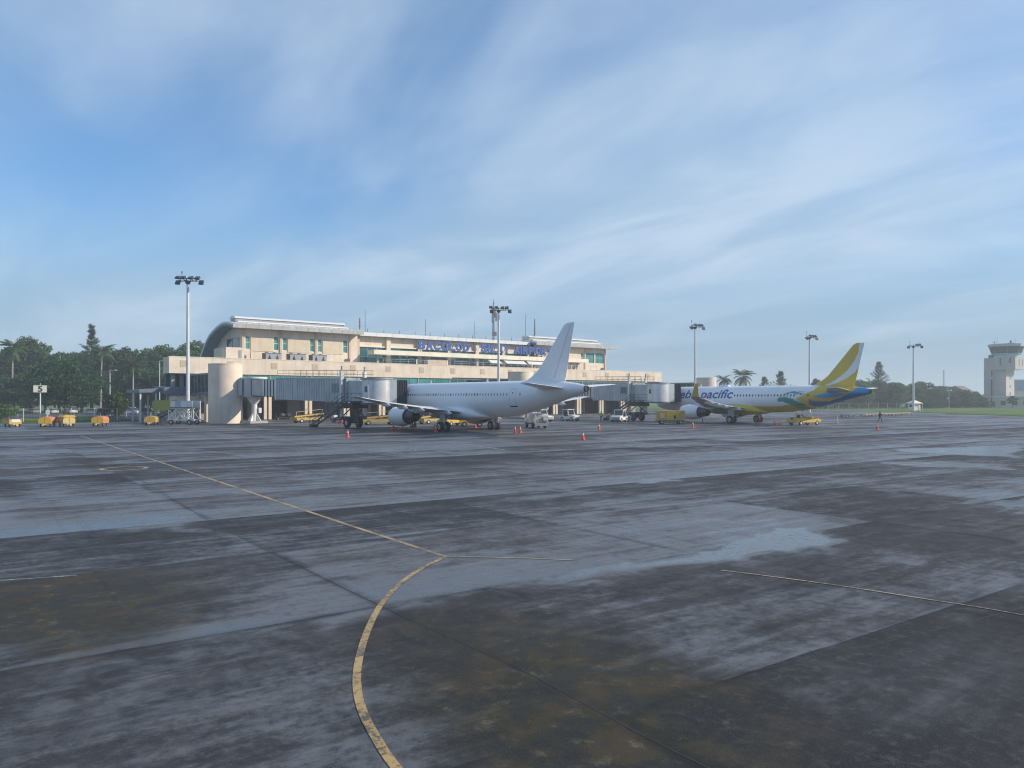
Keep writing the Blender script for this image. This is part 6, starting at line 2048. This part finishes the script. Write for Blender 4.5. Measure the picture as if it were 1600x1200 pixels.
# ------------------------------------------------------------------ trees
def mesh_quads(name, P, mat):
    """P: (n,4,3) array of quads"""
    n = len(P)
    me = bpy.data.meshes.new(name)
    me.vertices.add(4 * n); me.vertices.foreach_set('co', P.astype(np.float32).ravel())
    me.loops.add(4 * n); me.loops.foreach_set('vertex_index', np.arange(4 * n, dtype=np.int32))
    me.polygons.add(n); me.polygons.foreach_set('loop_start', np.arange(0, 4 * n, 4, dtype=np.int32))
    me.update(calc_edges=True)
    me.materials.append(MAT[mat])
    return me


def leaf_quads(C, size, rg, asp=0.6, up=0.35):
    n = len(C)
    d = rg.normal(size=(n, 3)); d /= np.linalg.norm(d, axis=1)[:, None]
    nrm = rg.normal(size=(n, 3)); nrm[:, 2] += up * 2; nrm /= np.linalg.norm(nrm, axis=1)[:, None]
    u = np.cross(nrm, d); u /= np.linalg.norm(u, axis=1)[:, None] + 1e-9
    v = np.cross(nrm, u)
    s = size * rg.uniform(0.6, 1.35, n)[:, None]
    u = u * s; v = v * s * asp
    return np.stack([C - u * 0.5, C + v * 0.5 - u * 0.05, C + u * 0.5, C - v * 0.5 + u * 0.05], 1)


def broad_tree(seed, H, rad, base, n, size, mat, lobes=16):
    """trunk mesh and crown mesh of a broadleaf tree of height H"""
    rg = np.random.RandomState(seed)
    tk = MB()
    tr = 0.022 * H + 0.05
    tk.cyl((0, 0, 0), (0.1, 0.05, base), tr, tr * 0.75, 10, False)
    tk.cyl((0.1, 0.05, base), (0.0, 0.1, H * 0.8), tr * 0.75, tr * 0.2, 8, False)
    L = []
    for k in range(lobes):
        f = (k + 0.5) / lobes
        z = base + (H - base) * (0.12 + 0.80 * f)
        prof = math.sin(math.pi * min(1, 0.22 + 0.74 * f)) ** 0.75
        a = k * 2.4 + rg.uniform(-0.5, 0.5)
        rr = rad * prof * rg.uniform(0.35, 0.78)
        c = np.array([rr * math.cos(a), rr * math.sin(a), z])
        L.append((c, rad * rg.uniform(0.30, 0.50), (H - base) * rg.uniform(0.10, 0.17)))
        tk.cyl((0.05, 0.05, base * 0.8 + (z - base) * 0.55), tuple(c), tr * 0.4, tr * 0.08, 6, False)
    pts = []
    per = n // lobes
    for c, r, rz_ in L:
        d = rg.normal(size=(per, 3)); d /= np.linalg.norm(d, axis=1)[:, None]
        q = rg.uniform(0.25, 1.0, per) ** 0.4
        q *= 1 + 0.22 * np.sin(d[:, 0] * 7 + c[0]) * np.sin(d[:, 1] * 6 + c[1] + d[:, 2] * 5)
        pts.append(c + d * q[:, None] * np.array([r, r, rz_]))
    P = np.concatenate(pts)
    return tk.mesh('trunk', 60), mesh_quads('crown', leaf_quads(P, size, rg), mat)


def conifer(seed, H, rad, n, mat):
    """feathery casuarina: upright with drooping fine twigs"""
    rg = np.random.RandomState(seed)
    tk = MB().cyl((0, 0, 0), (0, 0, H * 0.97), 0.02 * H, 0.03, 9, False)
    Q = []
    nb = 70
    for k in range(nb):
        f = (k + rg.uniform(0, 1)) / nb
        z = H * (0.14 + 0.84 * f)
        ln = rad * (1 - f) ** 1.05 * rg.uniform(0.35, 1.3) + 0.3
        a = k * 2.4 + rg.uniform(-0.4, 0.4)
        e = np.array([math.cos(a) * ln, math.sin(a) * ln, z + ln * rg.uniform(0.4, 1.0)])
        s = np.array([0, 0, z])
        tk.cyl(tuple(s), tuple(e), 0.05 * (1 - f) + 0.02, 0.01, 4, False)
        m = n // nb
        t = rg.uniform(0.15, 1.0, m)[:, None]
        C = s + (e - s) * t + rg.normal(size=(m, 3)) * (0.08 + 0.06 * ln * (1 - t)) * np.array([1, 1, 0.8])
        dr = (e - s) / ln * 0.5 + np.array([0, 0, 0.15]) + rg.normal(size=(m, 3)) * 0.45
        dr /= np.linalg.norm(dr, axis=1)[:, None]
        w_ = np.cross(dr, rg.normal(size=(m, 3))); w_ /= np.linalg.norm(w_, axis=1)[:, None]
        l_ = rg.uniform(0.5, 1.1, m)[:, None]
        Q.append(np.stack([C, C + dr * l_ * 0.5 + w_ * 0.06, C + dr * l_, C + dr * l_ * 0.5 - w_ * 0.06], 1))
    return tk.mesh('trunk', 60), mesh_quads('crown', np.concatenate(Q), mat)


def frond_mesh(seed, ln=3.4):
    rg = np.random.RandomState(seed)
    Q = []
    def axis(t): return np.array([0, ln * (t - 0.12 * t ** 3), ln * (0.42 * t - 0.62 * t * t)])
    for k in range(26):
        t = 0.12 + 0.86 * k / 25
        p = axis(t); tan = axis(t + 0.02) - axis(t - 0.02); tan /= np.linalg.norm(tan)
        l_ = 0.85 * math.sin(math.pi * (0.15 + 0.8 * t)) + 0.12
        for s in (-1, 1):
            d = np.array([s * 0.8, 0, 0]) + tan * 0.55 + np.array([0, 0, -0.35 - 0.3 * rg.rand()])
            d /= np.linalg.norm(d)
            Q.append([p - tan * 0.06, p + d * l_ * 0.5 - tan * 0.02, p + d * l_, p + d * l_ * 0.45 + tan * 0.09])
    for k in range(8):
        a, b = axis(k / 8), axis((k + 1) / 8)
        wv = np.array([0.035, 0, 0])
        Q.append([a - wv, a + wv, b + wv * 0.8, b - wv * 0.8])
    return mesh_quads('frond', np.array(Q), 'palm_leaf')


FROND = [frond_mesh(k) for k in range(3)]


def palm(x, y, h, label, z=-0.12, seed=0, sc=1.0, group='palms around the airport'):
    rg = random.Random(seed)
    t = thing('palm_tree', label, 'palm tree', (x, y, z), rg.uniform(0, 6), group)
    hh = h - 1.3 * sc
    m_ = MB()
    for k in range(8):
        f, g = k / 8, (k + 1) / 8
        m_.cyl((0.4 * f * f, 0, hh * f), (0.4 * g * g, 0, hh * g), 0.24 - 0.08 * f, 0.24 - 0.08 * g, 10, False)
    m_.build('trunk', 'palm_bark', t, 60)
    for k in range(28):
        o = link_mesh('frond', FROND[k % 3], None, t)
        o.location = (0.4, 0, hh)
        el = rg.uniform(-1.0, 0.85)
        o.rotation_euler = (el, 0, k * 2.4 + rg.uniform(-0.2, 0.2))
        s = sc * rg.uniform(0.85, 1.1)
        o.scale = (s, s, s)


def put(proto, name, x, y, sc, label, group, z=-0.12, sz=None, cat='tree'):
    t = thing(name, label, cat, (x, y, z), rnd.uniform(0, 6.28), group)
    a = link_mesh('trunk', proto[0], None, t); b = link_mesh('crown', proto[1], None, t)
    if not proto[0].materials: proto[0].materials.append(MAT['bark'])
    for o in (a, b): o.scale = (sc, sc, sz or sc)
    return t


BR = [broad_tree(11, 18, 5.6, 4.0, 9000, 0.62, 'leaf'), broad_tree(12, 18, 5.0, 3.0, 9000, 0.58, 'leaf'), broad_tree(13, 18, 6.2, 4.5, 9500, 0.62, 'leaf', 20), broad_tree(14, 18, 4.4, 3.5, 8000, 0.55, 'leaf_dark')]
ORD = ['first', 'second', 'third', 'fourth', 'fifth', 'sixth', 'seventh', 'eighth', 'ninth', 'tenth', 'eleventh', 'twelfth', 'thirteenth', 'fourteenth', 'fifteenth', 'sixteenth', 'seventeenth', 'eighteenth', 'nineteenth', 'twentieth']
WOOD = [(20.7, 272.8, 18.4), (24.2, 257.1, 17.0), (29.5, 278.5, 20.0), (32.7, 269.4, 22.6), (34.8, 257.5, 18.0), (36.7, 246.9, 17.2), (44.1, 266.7, 18.4), (43.1, 250.8, 18.0), (49.8, 258.2, 19.2), (51.6, 251.6, 18.6),
        (51.8, 241.1, 19.2), (58.7, 261.3, 18.6), (57.9, 243.9, 19.0), (57.3, 230.2, 17.2), (63.6, 244.5, 20.1), (68.1, 251.1, 19.2), (67.1, 236.4, 19.6), (71.2, 240.9, 21.7), (79.7, 252.3, 19.7)]
for k, (x, y, h) in enumerate(WOOD):
    put(BR[(k * 7 + k // 3) % 4], 'broadleaf_tree', x, y, h / 18.6, 'tall broadleaf tree in the left wood, %s from the left edge' % ORD[k], 'tall trees of the left wood')
# lower darker trees filling the front of the wood
LOW = [broad_tree(21, 10, 5.2, 1.2, 7000, 0.5, 'leaf_dark'), broad_tree(22, 10, 5.6, 1.0, 7000, 0.5, 'leaf')]
for k, (x, y, h) in enumerate([(10, 262, 11), (17, 250, 12), (22.5, 243, 10.5), (29, 240, 11.5), (34.5, 238, 12), (40, 238.5, 10.5), (46.5, 237, 12), (52, 232, 11), (55.5, 226, 12.5), (59.5, 220, 12), (63, 213, 11.5), (66, 206, 11.0)]):
    put(LOW[k % 2], 'understorey_tree', x, y, h / 10.4, 'low dark bushy tree along the foot of the left wood, %s from the left' % ORD[k], 'low trees at the foot of the wood')
put(broad_tree(31, 12, 9.0, 3.0, 14000, 0.48, 'leaf_dark', 24), 'spreading_tree', 28.3, 183.0, 1.0, 'wide dark spreading tree with visible trunk behind the number 5 sign', None)
put(broad_tree(32, 5, 2.6, 0.5, 3500, 0.4, 'leaf_bright', 12), 'bright_bush', 38.0, 182.6, 1.05, 'low bright green bush right of the palm trunk', None, cat='bush')
put(broad_tree(33, 4, 3.4, 0.3, 3500, 0.35, 'leaf_bright', 12), 'bright_bush', 15.5, 165.0, 0.8, 'low green bush at the left edge behind the fence', None, cat='bush')
put(conifer(41, 25.5, 5.2, 6000, 'needle'), 'casuarina_tree', 45.9, 252.4, 1.0, 'tall feathery casuarina rising above the left wood', None)
palm(25.3, 243.3, 19.4, 'palm tree at the far left above the wood', seed=1, sc=1.3)
palm(42.6, 222.9, 17.8, 'palm tree with long pale trunk before the casuarina', seed=2, sc=1.3)
palm(46.9, 207.4, 13.4, 'shorter palm tree before the wood, right of the street lamp', seed=3, sc=1.2)

# trees on the right
palm(218.0, 155.5, 11.6, 'smaller palm just right of the last stair drum', seed=4, sc=1.0)
palm(222.6, 151.6, 13.2, 'big palm above the fuselage of the yellow-tailed aircraft', seed=5, sc=1.35)
CON = [conifer(42, 14, 5.4, 4000, 'needle'), conifer(43, 19.5, 6.5, 5500, 'needle')]
put(CON[0], 'casuarina_tree', 262.9, 169.5, 0.86, 'small casuarina above the aircraft name, right of the big palm', None)
put(CON[0], 'casuarina_tree', 277.5, 171.5, 1.04, 'casuarina left of the fourth floodlight mast', None)
put(CON[1], 'casuarina_tree', 330.1, 157.3, 1.0, 'tallest casuarina right of the yellow tail', None)
RT = [(232.4, 161.0, 6.6), (246, 166, 6.8), (290.6, 174.0, 9.6), (271.3, 152.7, 11.6), (283, 152, 11.4), (304.5, 152.3, 11.8), (317, 152, 12.0), (314.5, 142.2, 10.6), (341.0, 154.9, 11.2), (329.9, 142.6, 10.4), (348.5, 146.7, 11.6), (362.9, 146.9, 8.6), (338, 138, 8.6), (296, 148, 10.0), (324, 148, 10.8), (352, 140, 8.4)]
for k, (x, y, h) in enumerate(RT):
    put(LOW[k % 2] if k not in (3, 4) else BR[3], 'broadleaf_tree', x, y, h / (10.4 if k not in (3, 4) else 18.6), 'hazy broadleaf tree in the right tree belt, %s from the left' % ORD[k], 'right tree belt')
put(broad_tree(51, 9, 6.5, 4.5, 4000, 0.5, 'leaf_dark', 12), 'flat_crowned_tree', 405.3, 160.8, 1.12, 'flat-crowned distant tree left of the thin mast', None)
HB = broad_tree(61, 6, 4.4, 0.2, 6000, 0.42, 'leaf_dark', 18)
for k, (x, y, h) in enumerate([(315.5, 130.6, 3.6), (322.5, 131.5, 4.2), (329.6, 132.0, 4.6), (336.6, 130.7, 5.4), (347.9, 129.8, 7.4), (356.1, 129.4, 6.8), (350, 124, 4.4), (341, 126, 4.6), (362.5, 130.4, 5.2), (319, 134, 4.4), (326, 135, 5.2), (333, 134.5, 6.0), (343, 133, 6.6), (352, 133, 7.4), (308, 134, 4.0)]):
    put(HB, 'hedge_shrub', x, y, max(0.75, h / 6.2), 'dark green shrub in the hedge left of the tower, %s from the left' % ORD[k], 'hedge before the tower', sz=h / 6.2, cat='shrub')
for k in range(11):
    put(HB, 'hedge_shrub', 236 + 8.2 * k, 156.5 - 1.1 * k + (k % 3) * 0.8, 1.0 + 0.1 * (k % 3), 'dark green shrub under the right tree belt, behind the yellow-tailed aircraft, %s from the left' % ORD[k], 'shrubs under the right tree belt', sz=0.6 + 0.12 * (k % 4), cat='shrub')
put(broad_tree(62, 5, 2.0, 1.4, 2500, 0.35, 'leaf_dark', 9), 'clipped_tree', 351.4, 113.6, 1.0, 'small round clipped tree in front of the beige block', None)
put(broad_tree(63, 5, 2.0, 0.6, 2500, 0.35, 'leaf_dark', 9), 'small_shrub', 356.2, 122.2, 0.55, 'tiny shrub in front of the beige block, left of the clipped tree', None, cat='shrub')


# distant woodland that reads as one mass beyond the field
def far_wood():
    rg = np.random.RandomState(5)
    P = []
    for k in range(700):
        a = R(-35) + R(150) * rg.rand()
        d = rg.uniform(620, 760)
        h = rg.uniform(5, 10)
        c = np.array([d * math.cos(a), d * math.sin(a), 0])
        m = 46
        q = rg.normal(size=(m, 3)); q /= np.linalg.norm(q, axis=1)[:, None]
        q *= rg.uniform(0.3, 1, m)[:, None] ** 0.5
        P.append(c + q * np.array([10, 10, h * 0.55]) + np.array([0, 0, h * 0.5]))
    P = np.concatenate(P)
    P = P[P[:, 2] > -0.1]
    return mesh_quads('distant_woodland', leaf_quads(P, 2.6, rg), 'leaf_dark')


tag(link_mesh('distant_woodland', far_wood(), None), 'distant low woodland on the horizon', 'woodland', kind='stuff')


# rough grass tufts along the paving edges
def tufts():
    rg = np.random.RandomState(9)
    Q = []
    for (x0, y0, x1, y1, wd, n) in ((-20, 143.5, 34, 143.5, 3.0, 5000), (189, 58, 224, 96, 3.0, 2500), (-14, 160.5, 46, 151, 0.8, 3000)):
        t = rg.rand(n)
        C = np.stack([x0 + (x1 - x0) * t + rg.rand(n) * wd * 0.5, y0 + (y1 - y0) * t + rg.rand(n) * wd, np.full(n, -0.12)], 1)
        d = rg.normal(size=(n, 3)) * 0.35; d[:, 2] = 1
        h = rg.uniform(0.08, 0.32, n)[:, None]
        a = rg.rand(n) * 6.28
        w_ = np.stack([np.cos(a), np.sin(a), np.zeros(n)], 1) * 0.05
        Q.append(np.stack([C - w_, C + w_, C + d * h + w_ * 0.2, C + d * h - w_ * 0.2], 1))
    return mesh_quads('grass_tufts', np.concatenate(Q), 'leaf_bright')


tag(link_mesh('grass_tufts', tufts(), None), 'rough grass tufts along the paving edges and fence', 'grass', kind='stuff')

# ------------------------------------------------------------------ haze
hm = bpy.data.materials.new('haze_air')
hm.use_nodes = True
ht = NT(hm.node_tree)
hm.node_tree.nodes.clear()
pv = ht.n('ShaderNodeVolumePrincipled')
pv.inputs['Color'].default_value = (0.86, 0.92, 1.0, 1)
pv.inputs['Density'].default_value = HAZE
pv.inputs['Anisotropy'].default_value = 0.2
ho = ht.n('ShaderNodeOutputMaterial')
ht.link(pv.outputs[0], ho.inputs['Volume'])
MAT['haze_air'] = hm
tag(MB().box(-1400, 1600, -1400, 1600, -1.2, 36).build('haze', 'haze_air'), 'thin bluish morning haze over the airport', kind='stuff')
